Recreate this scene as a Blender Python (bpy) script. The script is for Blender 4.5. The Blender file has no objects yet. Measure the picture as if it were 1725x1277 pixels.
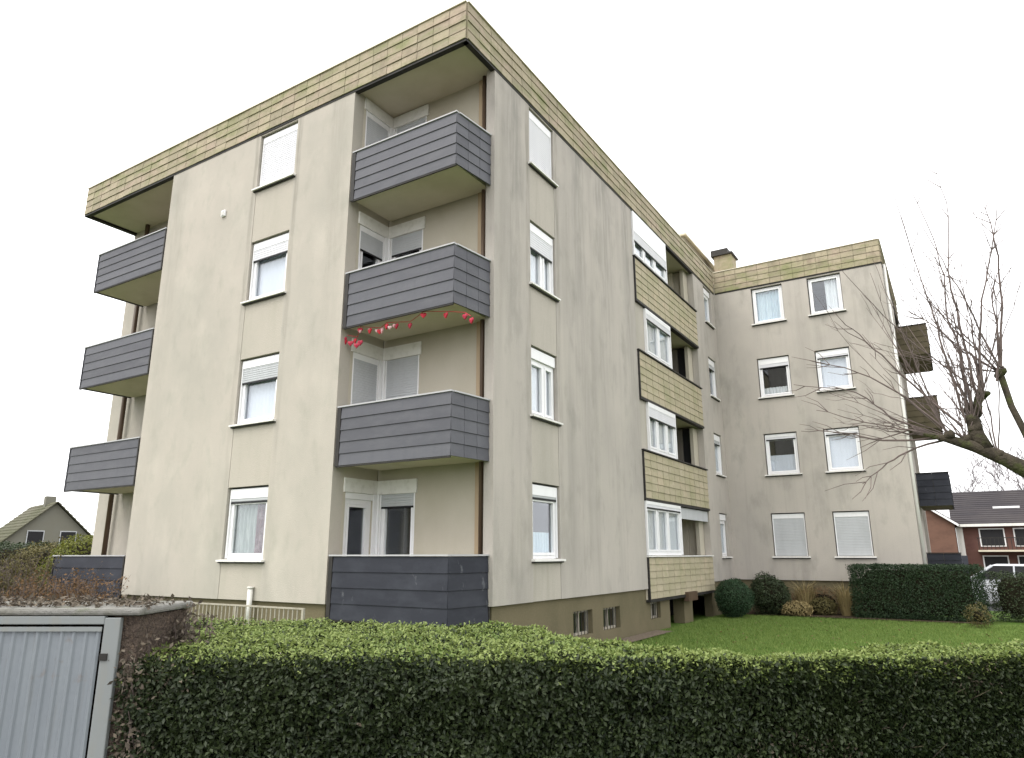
import bpy, bmesh, math, random
import numpy as np
from mathutils import Vector, Matrix, noise as mnoise

random.seed(7)
rng = np.random.default_rng(7)
scn = bpy.context.scene
COL = scn.collection

# ------------------------------------------------------------------ camera, sky, sun, exposure
cam_d = bpy.data.cameras.new('camera')
cam = bpy.data.objects.new('camera', cam_d)
COL.objects.link(cam)
scn.camera = cam
cam_d.sensor_width = 36.0
cam_d.lens = 24.72
cam_d.clip_start = 0.1
cam_d.clip_end = 2000.0
_r = Vector((0.84827082, 0.5295588, -0.00202029))
_u = Vector((0.12966521, -0.20400159, 0.97034545))
_f = Vector((-0.51344283, 0.82337769, 0.24171395))
cam.matrix_world = Matrix(((_r.x, _u.x, -_f.x, 6.8406), (_r.y, _u.y, -_f.y, -9.3352),
                           (_r.z, _u.z, -_f.z, 1.9061), (0, 0, 0, 1)))

SUN_EL, SUN_AZ = math.radians(55), math.radians(205)      # azimuth clockwise from +y: front left of the building
world = bpy.data.worlds.new('World')
scn.world = world
world.use_nodes = True
wn, wl = world.node_tree.nodes, world.node_tree.links
wn.clear()
w_out = wn.new('ShaderNodeOutputWorld')
w_bg = wn.new('ShaderNodeBackground')
w_sky = wn.new('ShaderNodeTexSky')
w_sky.sky_type = 'NISHITA'
w_sky.sun_disc = False
w_sky.sun_elevation = SUN_EL
w_sky.sun_rotation = SUN_AZ
w_sky.dust_density = 4.0
w_hsv = wn.new('ShaderNodeHueSaturation')
w_hsv.inputs['Saturation'].default_value = 0.12
w_mix = wn.new('ShaderNodeMix')
w_mix.data_type = 'RGBA'
w_mix.inputs['Factor'].default_value = 0.85               # overcast: an even white cloud deck over the sky
w_mix.inputs[7].default_value = (10.6, 10.6, 10.7, 1)
wl.new(w_sky.outputs[0], w_hsv.inputs['Color'])
wl.new(w_hsv.outputs[0], w_mix.inputs[6])
wl.new(w_mix.outputs[2], w_bg.inputs['Color'])
w_bg.inputs['Strength'].default_value = 0.12
wl.new(w_bg.outputs[0], w_out.inputs[0])

sun_d = bpy.data.lights.new('sun', 'SUN')
sun_d.energy = 1.1
sun_d.angle = math.radians(35)
sun_d.color = (1.0, 0.96, 0.88)
sun = bpy.data.objects.new('sun', sun_d)
COL.objects.link(sun)
_sd = Vector((math.sin(SUN_AZ) * math.cos(SUN_EL), math.cos(SUN_AZ) * math.cos(SUN_EL), math.sin(SUN_EL)))
sun.rotation_euler = _sd.to_track_quat('Z', 'Y').to_euler()
sun.location = (0, -20, 30)

scn.view_settings.view_transform = 'Standard'
scn.view_settings.look = 'None'
scn.view_settings.exposure = 0.95
scn.view_settings.gamma = 1.0
scn.view_settings.use_curve_mapping = False
scn.render.engine = 'CYCLES'
scn.cycles.max_bounces = 8
scn.cycles.transparent_max_bounces = 12

# ------------------------------------------------------------------ materials
MATS = {}
def new_mat(name):
    m = bpy.data.materials.new(name)
    m.use_nodes = True
    MATS[name] = m
    nt = m.node_tree
    return m, nt.nodes, nt.links, nt.nodes['Principled BSDF']

def math_node(n, l, op, a, b):
    k = n.new('ShaderNodeMath'); k.operation = op
    for i, v in enumerate((a, b)):
        if v is None: continue
        if isinstance(v, (int, float)): k.inputs[i].default_value = v
        else: l.new(v, k.inputs[i])
    return k.outputs[0]

def noise_fac(n, l, scale, s=1.0, detail=4, rough=0.55, lo=0.35, hi=0.65):
    g = n.new('ShaderNodeNewGeometry')
    mp = n.new('ShaderNodeMapping')
    mp.inputs['Scale'].default_value = scale if isinstance(scale, tuple) else (scale,) * 3
    l.new(g.outputs['Position'], mp.inputs['Vector'])
    t = n.new('ShaderNodeTexNoise')
    t.inputs['Scale'].default_value = s
    t.inputs['Detail'].default_value = detail
    t.inputs['Roughness'].default_value = rough
    l.new(mp.outputs[0], t.inputs['Vector'])
    r = n.new('ShaderNodeMapRange')
    r.inputs['From Min'].default_value = lo
    r.inputs['From Max'].default_value = hi
    r.clamp = True
    l.new(t.outputs[0], r.inputs['Value'])
    return r.outputs[0]

def mixc(n, l, fac, a, b):
    m = n.new('ShaderNodeMix'); m.data_type = 'RGBA'
    if isinstance(fac, (int, float)): m.inputs[0].default_value = fac
    else: l.new(fac, m.inputs[0])
    for i, v in ((6, a), (7, b)):
        if isinstance(v, tuple): m.inputs[i].default_value = (*v, 1)
        else: l.new(v, m.inputs[i])
    return m.outputs[2]

def random_value(n, l, amount, island=True, obj=True):
    """1 +- amount, differing per object and per loose piece of a mesh"""
    v = None
    if obj:
        o = n.new('ShaderNodeObjectInfo'); v = o.outputs['Random']
    if island:
        g = n.new('ShaderNodeNewGeometry'); i = g.outputs['Random Per Island']
        v = i if v is None else math_node(n, l, 'FRACT', math_node(n, l, 'ADD', v, i), None)
    return v

def bump(n, l, p, height, strength, dist=0.01):
    b = n.new('ShaderNodeBump')
    b.inputs['Strength'].default_value = strength
    b.inputs['Distance'].default_value = dist
    l.new(height, b.inputs['Height'])
    l.new(b.outputs[0], p.inputs['Normal'])

def band(n, l, axis, centre, half, z0, z1, soft):
    """mask of a vertical dirt run: narrow in one plan axis, broken up by noise, fading over its length"""
    g = n.new('ShaderNodeNewGeometry'); sp = n.new('ShaderNodeSeparateXYZ')
    l.new(g.outputs['Position'], sp.inputs[0])
    wob = noise_fac(n, l, (0.7, 0.7, 0.9), 1.0, 2, 0.5, 0.2, 0.8)
    u = math_node(n, l, 'ADD', sp.outputs[axis], math_node(n, l, 'MULTIPLY', wob, half * 0.8))
    d = math_node(n, l, 'ABSOLUTE', math_node(n, l, 'SUBTRACT', u, centre + half * .4), None)
    def mr(v, a, b, c, e):
        r = n.new('ShaderNodeMapRange'); r.interpolation_type = 'SMOOTHSTEP'
        for i, q in zip(('From Min', 'From Max', 'To Min', 'To Max'), (a, b, c, e)): r.inputs[i].default_value = q
        l.new(v, r.inputs['Value']); return r.outputs[0]
    m = mr(d, half * .25, half, 1, 0)
    m = math_node(n, l, 'MULTIPLY', m, mr(sp.outputs['Z'], z0, z1, 0.15, 1))
    return math_node(n, l, 'MULTIPLY', m, noise_fac(n, l, (9, 9, .8), 1.0, 4, 0.6, 0.30, 0.62))

def layered(name, base, layers, rough=0.8, spec=0.3, rand=None, bmp=None, bands=()):
    """layers: (colour, scale, amount, lo, hi); rand: (second colour, amount)"""
    m, n, l, p = new_mat(name)
    c = base
    if rand:
        v = random_value(n, l, 1)
        c = mixc(n, l, math_node(n, l, 'MULTIPLY', v, rand[1]), base, rand[0])
    for colr, scale, amt, lo, hi in layers:
        f = noise_fac(n, l, scale, 1.0, 5, 0.6, lo, hi)
        c = mixc(n, l, math_node(n, l, 'MULTIPLY', f, amt), c, colr)
    for axis, centre, half, z0, z1, colr, amt in bands:
        c = mixc(n, l, math_node(n, l, 'MULTIPLY', band(n, l, axis, centre, half, z0, z1, .5), amt), c, colr)
    if isinstance(c, tuple): p.inputs['Base Color'].default_value = (*c, 1)
    else: l.new(c, p.inputs['Base Color'])
    p.inputs['Roughness'].default_value = rough
    p.inputs['Specular IOR Level'].default_value = spec
    if bmp:
        bump(n, l, p, noise_fac(n, l, bmp[0], 1.0, 4, 0.6, 0.2, 0.8), bmp[1], bmp[2] if len(bmp) > 2 else 0.01)
    return m

DIRT = (0.20, 0.19, 0.16)
runs_front = [('X', x, .10, 0.6, 12.0, DIRT, .55) for x in (-6.02, -4.56)] + [('X', x, .35, 3.0, 12.5, (0.30, 0.285, 0.245), .5) for x in (-8.9, -3.3)]
runs_side = [('Y', y, .12, 0.4, 12.0, DIRT, .6) for y in (2.27, 3.56)] + \
            [('Y', y, h, z, 12.5, (0.21, 0.205, 0.187), .56) for y, h, z in ((1.75, .45, 3), (4.7, .55, 2), (6.1, .7, 4), (7.6, .35, 1))]
layered('render_front', (0.455, 0.418, 0.365),
        [((0.36, 0.345, 0.30), (0.45, 0.45, 0.4), 0.70, 0.42, 0.66),
         ((0.52, 0.485, 0.42), (1.3, 1.3, 0.9), 0.45, 0.50, 0.72),
         ((0.32, 0.315, 0.265), (2.8, 2.8, 1.6), 0.50, 0.52, 0.74),
         ((0.35, 0.335, 0.29), (1.3, 1.3, 0.10), 0.18, 0.52, 0.76),
         ((0.33, 0.315, 0.27), (45, 45, 45), 0.30, 0.45, 0.75)], 0.92, 0.15, None, (60, 0.5, 0.008), runs_front)
layered('render_side', (0.455, 0.42, 0.378),
        [((0.35, 0.328, 0.298), (0.42, 0.42, 0.36), 0.6, 0.40, 0.66),
         ((0.47, 0.44, 0.385), (1.2, 1.2, 0.8), 0.45, 0.50, 0.72),
         ((0.225, 0.222, 0.195), (2.0, 2.0, 0.9), 0.48, 0.52, 0.74),
         ((0.21, 0.205, 0.185), (1.2, 1.2, 0.09), 0.40, 0.52, 0.75),
         ((0.27, 0.255, 0.225), (6.0, 6.0, 0.25), 0.30, 0.54, 0.75),
         ((0.27, 0.255, 0.22), (45, 45, 45), 0.30, 0.45, 0.75)], 0.92, 0.15, None, (60, 0.5, 0.008), runs_side)
layered('spandrel_front', (0.448, 0.412, 0.355),
        [((0.385, 0.365, 0.31), (0.6, 0.6, 0.5), 0.60, 0.42, 0.68),
         ((0.36, 0.345, 0.28), (3.5, 3.5, 0.5), 0.40, 0.50, 0.74),
         ((0.33, 0.315, 0.27), (45, 45, 45), 0.30, 0.45, 0.75)], 0.92, 0.15, None, (60, 0.5, 0.008), runs_front)
layered('spandrel_render', (0.445, 0.412, 0.362),
        [((0.345, 0.33, 0.285), (0.8, 0.8, 0.5), 0.55, 0.42, 0.68),
         ((0.31, 0.295, 0.245), (4, 4, 0.3), 0.45, 0.50, 0.74),
         ((0.30, 0.285, 0.24), (45, 45, 45), 0.30, 0.45, 0.75)], 0.92, 0.15, None, (60, 0.5, 0.008), runs_side)
layered('loggia_render', (0.47, 0.435, 0.36),
        [((0.36, 0.325, 0.245), (0.8, 0.8, 0.5), 0.5, 0.42, 0.68),
         ((0.33, 0.30, 0.235), (55, 55, 55), 0.22, 0.45, 0.75)], 0.9, 0.2, None, (70, 0.3, 0.006))
layered('soffit_concrete', (0.57, 0.52, 0.42),
        [((0.45, 0.41, 0.30), (1.3, 1.3, 1.3), 0.5, 0.42, 0.7)], 0.9, 0.2, None, (40, 0.2))
layered('plinth_concrete', (0.15, 0.128, 0.078),
        [((0.105, 0.095, 0.055), (1.5, 1.5, 0.7), 0.6, 0.42, 0.7),
         ((0.23, 0.20, 0.13), (30, 30, 30), 0.3, 0.5, 0.75)], 0.9, 0.2, None, (40, 0.3))
layered('cement_tile', (0.375, 0.325, 0.23),
        [((0.205, 0.215, 0.10), (0.9, 0.9, 2.5), 0.8, 0.47, 0.64),
         ((0.38, 0.30, 0.235), (1.3, 1.3, 3.0), 0.75, 0.50, 0.66),
         ((0.20, 0.165, 0.12), (3.5, 3.5, 1.5), 0.5, 0.55, 0.7),
         ((0.16, 0.145, 0.075), (14, 14, 14), 0.45, 0.52, 0.75)], 0.85, 0.25, ((0.265, 0.235, 0.165), 0.9), (45, 0.3))
layered('parapet_tile', (0.41, 0.36, 0.26),
        [((0.28, 0.275, 0.155), (1.2, 1.2, 1.6), 0.6, 0.45, 0.66),
         ((0.50, 0.40, 0.29), (1.8, 1.8, 2.2), 0.5, 0.52, 0.7),
         ((0.20, 0.18, 0.10), (16, 16, 16), 0.35, 0.52, 0.75)], 0.85, 0.25, ((0.345, 0.31, 0.215), 0.9), (45, 0.3))
layered('tile_joint', (0.20, 0.175, 0.125), [], 0.95, 0.1)
layered('dark_trim_and_shade', (0.022, 0.020, 0.018), [((0.05, 0.045, 0.04), (3, 3, 3), 0.5, 0.45, 0.7)], 0.6, 0.3)
layered('slate_panel', (0.076, 0.077, 0.088),
        [((0.12, 0.121, 0.132), (1.5, 1.5, 5), 0.6, 0.45, 0.7),
         ((0.075, 0.078, 0.09), (9, 9, 2.0), 0.4, 0.5, 0.75)], 0.6, 0.25, ((0.115, 0.117, 0.132), 0.8), (30, 0.12))
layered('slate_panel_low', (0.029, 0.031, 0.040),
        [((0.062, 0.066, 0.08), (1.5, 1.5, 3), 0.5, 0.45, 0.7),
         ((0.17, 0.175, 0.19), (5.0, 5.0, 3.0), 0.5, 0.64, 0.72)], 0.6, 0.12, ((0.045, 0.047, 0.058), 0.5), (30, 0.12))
layered('brown_panel', (0.085, 0.072, 0.045),
        [((0.055, 0.05, 0.03), (2, 2, 2), 0.5, 0.45, 0.7)], 0.85, 0.2, ((0.12, 0.10, 0.065), 0.6))
layered('rail_metal', (0.40, 0.40, 0.41), [((0.35, 0.35, 0.35), (8, 8, 8), 0.4, 0.5, 0.7)], 0.45, 0.5)
layered('white_frame', (0.80, 0.80, 0.81), [((0.66, 0.66, 0.65), (6, 6, 2), 0.4, 0.5, 0.75)], 0.45, 0.5)
layered('sill_white', (0.74, 0.73, 0.70), [((0.48, 0.47, 0.42), (7, 7, 7), 0.5, 0.5, 0.75)], 0.6, 0.4)
layered('shutter_grey', (0.47, 0.485, 0.50), [((0.36, 0.37, 0.38), (4, 4, 1.0), 0.4, 0.45, 0.7)], 0.55, 0.4)
layered('shutter_white', (0.70, 0.70, 0.73), [((0.58, 0.58, 0.62), (4, 4, 1.0), 0.4, 0.45, 0.7)], 0.55, 0.4)
layered('dark_rubber_and_shade', (0.012, 0.012, 0.014), [], 0.6, 0.3)
layered('pipe_brown', (0.085, 0.055, 0.034), [((0.13, 0.09, 0.06), (5, 5, 1), 0.5, 0.5, 0.7)], 0.5, 0.4)
layered('pipe_tan', (0.36, 0.27, 0.17), [((0.25, 0.19, 0.12), (5, 5, 1), 0.5, 0.5, 0.7)], 0.6, 0.4)
layered('pipe_white', (0.70, 0.69, 0.65), [((0.52, 0.50, 0.44), (5, 5, 1), 0.5, 0.5, 0.7)], 0.5, 0.4)
layered('partition', (0.17, 0.155, 0.135), [((0.10, 0.09, 0.08), (2, 2, 1), 0.5, 0.45, 0.7)], 0.9, 0.1)
layered('interior', (0.16, 0.15, 0.135), [], 0.9, 0.1)
layered('curtain_white', (0.72, 0.72, 0.74), [((0.6, 0.6, 0.63), (12, 12, 0.6), 0.5, 0.4, 0.7)], 0.9, 0.1)
layered('curtain_blue', (0.46, 0.55, 0.62), [((0.62, 0.70, 0.75), (9, 9, 0.4), 0.8, 0.45, 0.6)], 0.9, 0.1)
layered('blind_and_sky_reflection', (0.60, 0.61, 0.68), [((0.5, 0.51, 0.58), (3, 3, 1), 0.5, 0.4, 0.7)], 0.8, 0.2)  # real blinds, and painted sky reflection in the wing's right windows
layered('curtain_grey', (0.33, 0.36, 0.345), [((0.55, 0.57, 0.55), (9, 9, 1.5), 0.7, 0.5, 0.62)], 0.9, 0.1)
layered('curtain_rose', (0.17, 0.095, 0.10), [((0.36, 0.27, 0.27), (7, 7, 6), 0.6, 0.5, 0.62)], 0.9, 0.1)
layered('garland_red', (0.52, 0.018, 0.03), [], 0.5, 0.4, ((0.36, 0.02, 0.06), 0.8))
layered('garland_pink', (0.60, 0.30, 0.32), [], 0.6, 0.4, ((0.75, 0.55, 0.55), 0.8))
layered('lawn_soil', (0.09, 0.16, 0.028),
        [((0.06, 0.10, 0.02), (0.5, 0.5, 0.5), 0.6, 0.42, 0.66),
         ((0.12, 0.13, 0.045), (1.3, 1.3, 1.3), 0.6, 0.5, 0.7),
         ((0.03, 0.055, 0.01), (30, 30, 30), 0.5, 0.45, 0.7)], 0.95, 0.1, None, (40, 0.6, 0.03))
layered('ground_far', (0.085, 0.085, 0.06),
        [((0.085, 0.085, 0.045), (0.12, 0.12, 0.12), 0.7, 0.45, 0.65)], 0.95, 0.1)
layered('asphalt', (0.055, 0.055, 0.057), [((0.08, 0.08, 0.08), (20, 20, 20), 0.5, 0.5, 0.7)], 0.9, 0.2)
layered('gravel_strip', (0.19, 0.155, 0.12), [((0.10, 0.08, 0.06), (25, 25, 25), 0.8, 0.42, 0.62)], 0.95, 0.1, None, (40, 0.6, 0.03))
layered('planting_soil', (0.07, 0.052, 0.035), [((0.035, 0.026, 0.018), (9, 9, 9), 0.8, 0.42, 0.62)], 0.95, 0.1, None, (20, 0.8, 0.05))
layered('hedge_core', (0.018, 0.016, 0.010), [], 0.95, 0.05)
layered('bark', (0.062, 0.052, 0.038), [((0.028, 0.024, 0.018), (12, 12, 4), 0.7, 0.42, 0.62),
                                       ((0.065, 0.08, 0.022), (4, 4, 4), 0.75, 0.48, 0.62)], 0.9, 0.15, None, (30, 0.7, 0.02))
layered('twig', (0.15, 0.118, 0.108), [((0.075, 0.06, 0.055), (4, 4, 4), 0.6, 0.42, 0.62)], 0.85, 0.2)
layered('twig_far', (0.20, 0.18, 0.19), [], 0.9, 0.1)
layered('aggregate', (0.115, 0.088, 0.070), [((0.055, 0.042, 0.036), (60, 60, 60), 0.8, 0.42, 0.6),
                                            ((0.22, 0.16, 0.11), (45, 45, 45), 0.5, 0.56, 0.68)], 0.95, 0.15, None, (60, 1.0, 0.02))
layered('slab_concrete', (0.21, 0.205, 0.19), [((0.15, 0.145, 0.115), (5, 5, 5), 0.7, 0.45, 0.65),
                                             ((0.11, 0.13, 0.06), (9, 9, 9), 0.5, 0.56, 0.7)], 0.95, 0.15, None, (50, 0.6))
layered('steel_door', (0.19, 0.21, 0.23), [((0.155, 0.175, 0.195), (2.0, 2.0, 1.0), 0.6, 0.42, 0.68),
                                          ((0.24, 0.265, 0.28), (16, 16, 0.8), 0.5, 0.5, 0.7),
                                          ((0.13, 0.13, 0.13), (30, 30, 3), 0.3, 0.58, 0.72),
                                          ((0.15, 0.09, 0.055), (7, 7, 7), 0.5, 0.64, 0.74)], 0.5, 0.45, None, (20, 0.1))
layered('steel_frame', (0.21, 0.225, 0.225), [((0.22, 0.22, 0.20), (14, 14, 5), 0.6, 0.5, 0.7)], 0.6, 0.4)
layered('railing_metal', (0.36, 0.33, 0.27), [((0.22, 0.19, 0.14), (9, 9, 5), 0.6, 0.5, 0.7)], 0.6, 0.4)
layered('roof_moss', (0.085, 0.085, 0.055), [((0.075, 0.08, 0.045), (0.6, 0.6, 0.6), 0.7, 0.45, 0.62)], 0.95, 0.1, ((0.15, 0.14, 0.11), 0.6))
layered('roof_slate', (0.040, 0.036, 0.040), [((0.062, 0.055, 0.055), (0.5, 0.5, 0.5), 0.6, 0.45, 0.65)], 0.8, 0.2, ((0.055, 0.048, 0.05), 0.6))
layered('brick_red', (0.12, 0.064, 0.053), [((0.09, 0.045, 0.042), (1.2, 1.2, 2), 0.6, 0.45, 0.65)], 0.9, 0.1, ((0.17, 0.085, 0.068), 0.7))
layered('brick_brown', (0.16, 0.092, 0.068), [((0.11, 0.065, 0.05), (1.2, 1.2, 2), 0.6, 0.45, 0.65)], 0.9, 0.1)
layered('gable_grey', (0.175, 0.17, 0.14), [((0.18, 0.18, 0.155), (0.8, 0.8, 0.5), 0.6, 0.45, 0.65)], 0.9, 0.1)
layered('car_white', (0.74, 0.76, 0.80), [((0.70, 0.72, 0.76), (1, 1, 1), 0.3, 0.4, 0.6)], 0.25, 0.6)
layered('tyre', (0.015, 0.015, 0.015), [], 0.9, 0.2)
layered('chrome', (0.55, 0.55, 0.57), [], 0.25, 0.8)
layered('lamp_red', (0.45, 0.02, 0.02), [], 0.3, 0.5)

def leaf_mat(name, dark, light, rough=0.5, trans=0.25):
    m, n, l, p = new_mat(name)
    g = n.new('ShaderNodeNewGeometry')
    c = mixc(n, l, g.outputs['Random Per Island'], dark, light)
    f = noise_fac(n, l, 3.0, 1.0, 3, 0.5, 0.4, 0.65)
    c = mixc(n, l, math_node(n, l, 'MULTIPLY', f, 0.45), c, light)
    l.new(c, p.inputs['Base Color'])
    p.inputs['Roughness'].default_value = rough
    p.inputs['Specular IOR Level'].default_value = 0.28
    tr = n.new('ShaderNodeBsdfTranslucent')
    l.new(c, tr.inputs['Color'])
    mx = n.new('ShaderNodeMixShader')
    mx.inputs[0].default_value = trans
    l.new(p.outputs[0], mx.inputs[1]); l.new(tr.outputs[0], mx.inputs[2])
    l.new(mx.outputs[0], n['Material Output'].inputs[0])
    return m
leaf_mat('leaf_hedge', (0.010, 0.018, 0.007), (0.032, 0.045, 0.015), 0.5, 0.10)
leaf_mat('leaf_hedge_tip_lit', (0.095, 0.15, 0.032), (0.24, 0.29, 0.09), 0.5, 0.25)  # young growth, with the skylight on the hedge top put into its colour
leaf_mat('leaf_yew', (0.010, 0.024, 0.010), (0.026, 0.050, 0.018), 0.6, 0.1)
leaf_mat('leaf_ball', (0.016, 0.042, 0.018), (0.040, 0.080, 0.036), 0.6, 0.1)
leaf_mat('leaf_dark', (0.018, 0.030, 0.014), (0.045, 0.062, 0.026), 0.6, 0.1)
leaf_mat('leaf_yellow', (0.085, 0.10, 0.015), (0.17, 0.18, 0.03), 0.6, 0.25)
leaf_mat('leaf_olive', (0.07, 0.065, 0.025), (0.14, 0.12, 0.045), 0.7, 0.15)
leaf_mat('leaf_brown', (0.085, 0.055, 0.035), (0.22, 0.13, 0.065), 0.8, 0.2)
leaf_mat('leaf_dead', (0.06, 0.05, 0.042), (0.14, 0.115, 0.085), 0.9, 0.1)
leaf_mat('grass_blade', (0.082, 0.155, 0.028), (0.19, 0.26, 0.065), 0.7, 0.2)
leaf_mat('grass_dry', (0.20, 0.16, 0.07), (0.34, 0.27, 0.13), 0.8, 0.2)

m, n, l, p = new_mat('glass')
n.remove(p)
tr = n.new('ShaderNodeBsdfTransparent'); tr.inputs[0].default_value = (0.95, 0.97, 0.97, 1)
gl = n.new('ShaderNodeBsdfGlossy'); gl.inputs['Roughness'].default_value = 0.015
gl.inputs['Color'].default_value = (0.93, 0.95, 1.0, 1)
fr = n.new('ShaderNodeLayerWeight'); fr.inputs[0].default_value = 0.5
mx = n.new('ShaderNodeMixShader')
fp = math_node(n, l, 'POWER', fr.outputs['Facing'], 4.0)
fq = math_node(n, l, 'ADD', math_node(n, l, 'MULTIPLY', fp, 0.80), 0.07)      # Schlick-like, two panes of insulating glass
l.new(fq, mx.inputs[0]); l.new(tr.outputs[0], mx.inputs[1]); l.new(gl.outputs[0], mx.inputs[2])
l.new(mx.outputs[0], n['Material Output'].inputs[0])

# ------------------------------------------------------------------ mesh helpers
class MB:
    """collects boxes, quads and tubes and links them as ONE mesh object"""
    def __init__(self):
        self.v, self.f = [], []
    def add(self, vs, fs):
        b = len(self.v)
        self.v += [tuple(q) for q in vs]
        self.f += [tuple(b + i for i in q) for q in fs]
        return self
    def hexa(self, c):                                     # 8 corners: bottom ring, top ring
        return self.add(c, [(3, 2, 1, 0), (4, 5, 6, 7), (0, 1, 5, 4), (1, 2, 6, 5), (2, 3, 7, 6), (3, 0, 4, 7)])
    def box(self, x0, x1, y0, y1, z0, z1):
        return self.hexa([(x0, y0, z0), (x1, y0, z0), (x1, y1, z0), (x0, y1, z0),
                          (x0, y0, z1), (x1, y0, z1), (x1, y1, z1), (x0, y1, z1)])
    def tube(self, pts, rads, n=8, cap=True):
        pts = [Vector(q) for q in pts]
        if isinstance(rads, (int, float)): rads = [rads] * len(pts)
        b = len(self.v)
        a = None
        for i, q in enumerate(pts):
            d = (pts[min(i + 1, len(pts) - 1)] - pts[max(i - 1, 0)]).normalized()
            if a is None:
                a = d.orthogonal().normalized()
            else:
                a = (a - d * a.dot(d)).normalized()
            c = d.cross(a)
            for k in range(n):
                t = 2 * math.pi * k / n
                self.v.append(tuple(q + (a * math.cos(t) + c * math.sin(t)) * rads[i]))
        for i in range(len(pts) - 1):
            for k in range(n):
                k2 = (k + 1) % n
                self.f.append((b + i * n + k, b + i * n + k2, b + (i + 1) * n + k2, b + (i + 1) * n + k))
        if cap:
            self.f.append(tuple(b + k for k in reversed(range(n))))
            self.f.append(tuple(b + (len(pts) - 1) * n + k for k in range(n)))
        return self
    def mesh(self, name):
        me = bpy.data.meshes.new(name)
        me.from_pydata(self.v, [], self.f)
        me.update()
        return me
    def build(self, name, material, parent=None, loc=None, smooth=False, bevel=0):
        me = self.mesh(name)
        me.materials.append(MATS[material])
        if smooth:
            me.polygons.foreach_set('use_smooth', [True] * len(me.polygons))
        o = bpy.data.objects.new(name, me)
        COL.objects.link(o)
        if parent is not None: o.parent = parent
        if loc is not None: o.location = loc
        if bevel:
            b = o.modifiers.new('bevel', 'BEVEL'); b.width = bevel; b.segments = 2; b.limit_method = 'ANGLE'
        return o

def tag(o, label=None, cat=None, group=None, kind=None):
    if label: o['label'] = label
    if cat: o['category'] = cat
    if group: o['group'] = group
    if kind: o['kind'] = kind
    return o

def empty(name, loc, rz=0.0):
    o = bpy.data.objects.new(name, None)
    COL.objects.link(o)
    o.location = loc
    o.rotation_euler = (0, 0, rz)
    o.empty_display_size = 0.3
    return o

def link_mesh(name, me, parent=None, loc=(0, 0, 0), rz=0.0):
    o = bpy.data.objects.new(name, me)
    COL.objects.link(o)
    if parent is not None: o.parent = parent
    o.location = loc
    o.rotation_euler = (0, 0, rz)
    return o

# facade frames: (u, z, out) -> world
class Face:
    def __init__(self, axis, pos, sign):
        self.axis, self.pos, self.sign = axis, pos, sign      # axis along which u runs; outward sign on the other
    def p(self, u, z, out):
        return (u, self.pos + self.sign * out, z) if self.axis == 'x' else (self.pos + self.sign * out, u, z)
    def box(self, mb, u0, u1, z0, z1, o0, o1):
        a, b = self.p(u0, z0, o0), self.p(u1, z1, o1)
        return mb.box(min(a[0], b[0]), max(a[0], b[0]), min(a[1], b[1]), max(a[1], b[1]), z0, z1)
    @property
    def rz(self):                                            # turns a mesh modelled with u=+x, out=-y
        return 0.0 if self.axis == 'x' else math.pi / 2

FA = Face('x', 0.0, -1)          # front
FB = Face('y', 0.0, 1)           # long side
FC = Face('x', 16.2, -1)         # wing front
FNB = Face('x', 1.22, -1)        # back wall of the right corner loggia
FNL = Face('y', -2.91, 1)        # side wall of the right corner loggia
FLB = Face('x', 1.5, -1)         # back wall of the left corner loggia
FLG = Face('y', -1.5, 1)         # back wall of the loggias on the long side

def wall(mb, F, u0, u1, z0, z1, holes, t=0.28):
    """a wall slab with real openings: cells between the hole edges, no inner faces"""
    us = sorted({u0, u1, *[h[0] for h in holes], *[h[1] for h in holes]})
    zs = sorted({z0, z1, *[h[2] for h in holes], *[h[3] for h in holes]})
    def solid(i, j):
        if i < 0 or j < 0 or i >= len(us) - 1 or j >= len(zs) - 1: return False
        cu, cz = (us[i] + us[i + 1]) / 2, (zs[j] + zs[j + 1]) / 2
        return not any(h[0] < cu < h[1] and h[2] < cz < h[3] for h in holes)
    for i in range(len(us) - 1):
        for j in range(len(zs) - 1):
            if not solid(i, j): continue
            a, b, c, d = us[i], us[i + 1], zs[j], zs[j + 1]
            P = F.p
            quads = [[P(a, c, 0), P(b, c, 0), P(b, d, 0), P(a, d, 0)],
                     [P(b, c, -t), P(a, c, -t), P(a, d, -t), P(b, d, -t)]]
            if not solid(i - 1, j): quads.append([P(a, c, -t), P(a, c, 0), P(a, d, 0), P(a, d, -t)])
            if not solid(i + 1, j): quads.append([P(b, c, 0), P(b, c, -t), P(b, d, -t), P(b, d, 0)])
            if not solid(i, j - 1): quads.append([P(a, c, -t), P(b, c, -t), P(b, c, 0), P(a, c, 0)])
            if not solid(i, j + 1): quads.append([P(a, d, 0), P(b, d, 0), P(b, d, -t), P(a, d, -t)])
            for q in quads: mb.add(q, [(0, 1, 2, 3)])
    return mb

# ------------------------------------------------------------------ setting: ground
def sheet(name, x0, x1, y0, y1, z, material, nx=1, ny=1, amp=0.0):
    mb = MB()
    vs = [(x0 + (x1 - x0) * i / nx, y0 + (y1 - y0) * j / ny, z) for j in range(ny + 1) for i in range(nx + 1)]
    if amp:
        vs = [(a, b, c + amp * mnoise.noise(Vector((a * 0.5, b * 0.5, 3)))) for a, b, c in vs]
    fs = [(j * (nx + 1) + i, j * (nx + 1) + i + 1, (j + 1) * (nx + 1) + i + 1, (j + 1) * (nx + 1) + i)
          for j in range(ny) for i in range(nx)]
    return tag(mb.add(vs, fs).build(name, material), kind='structure')

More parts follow.
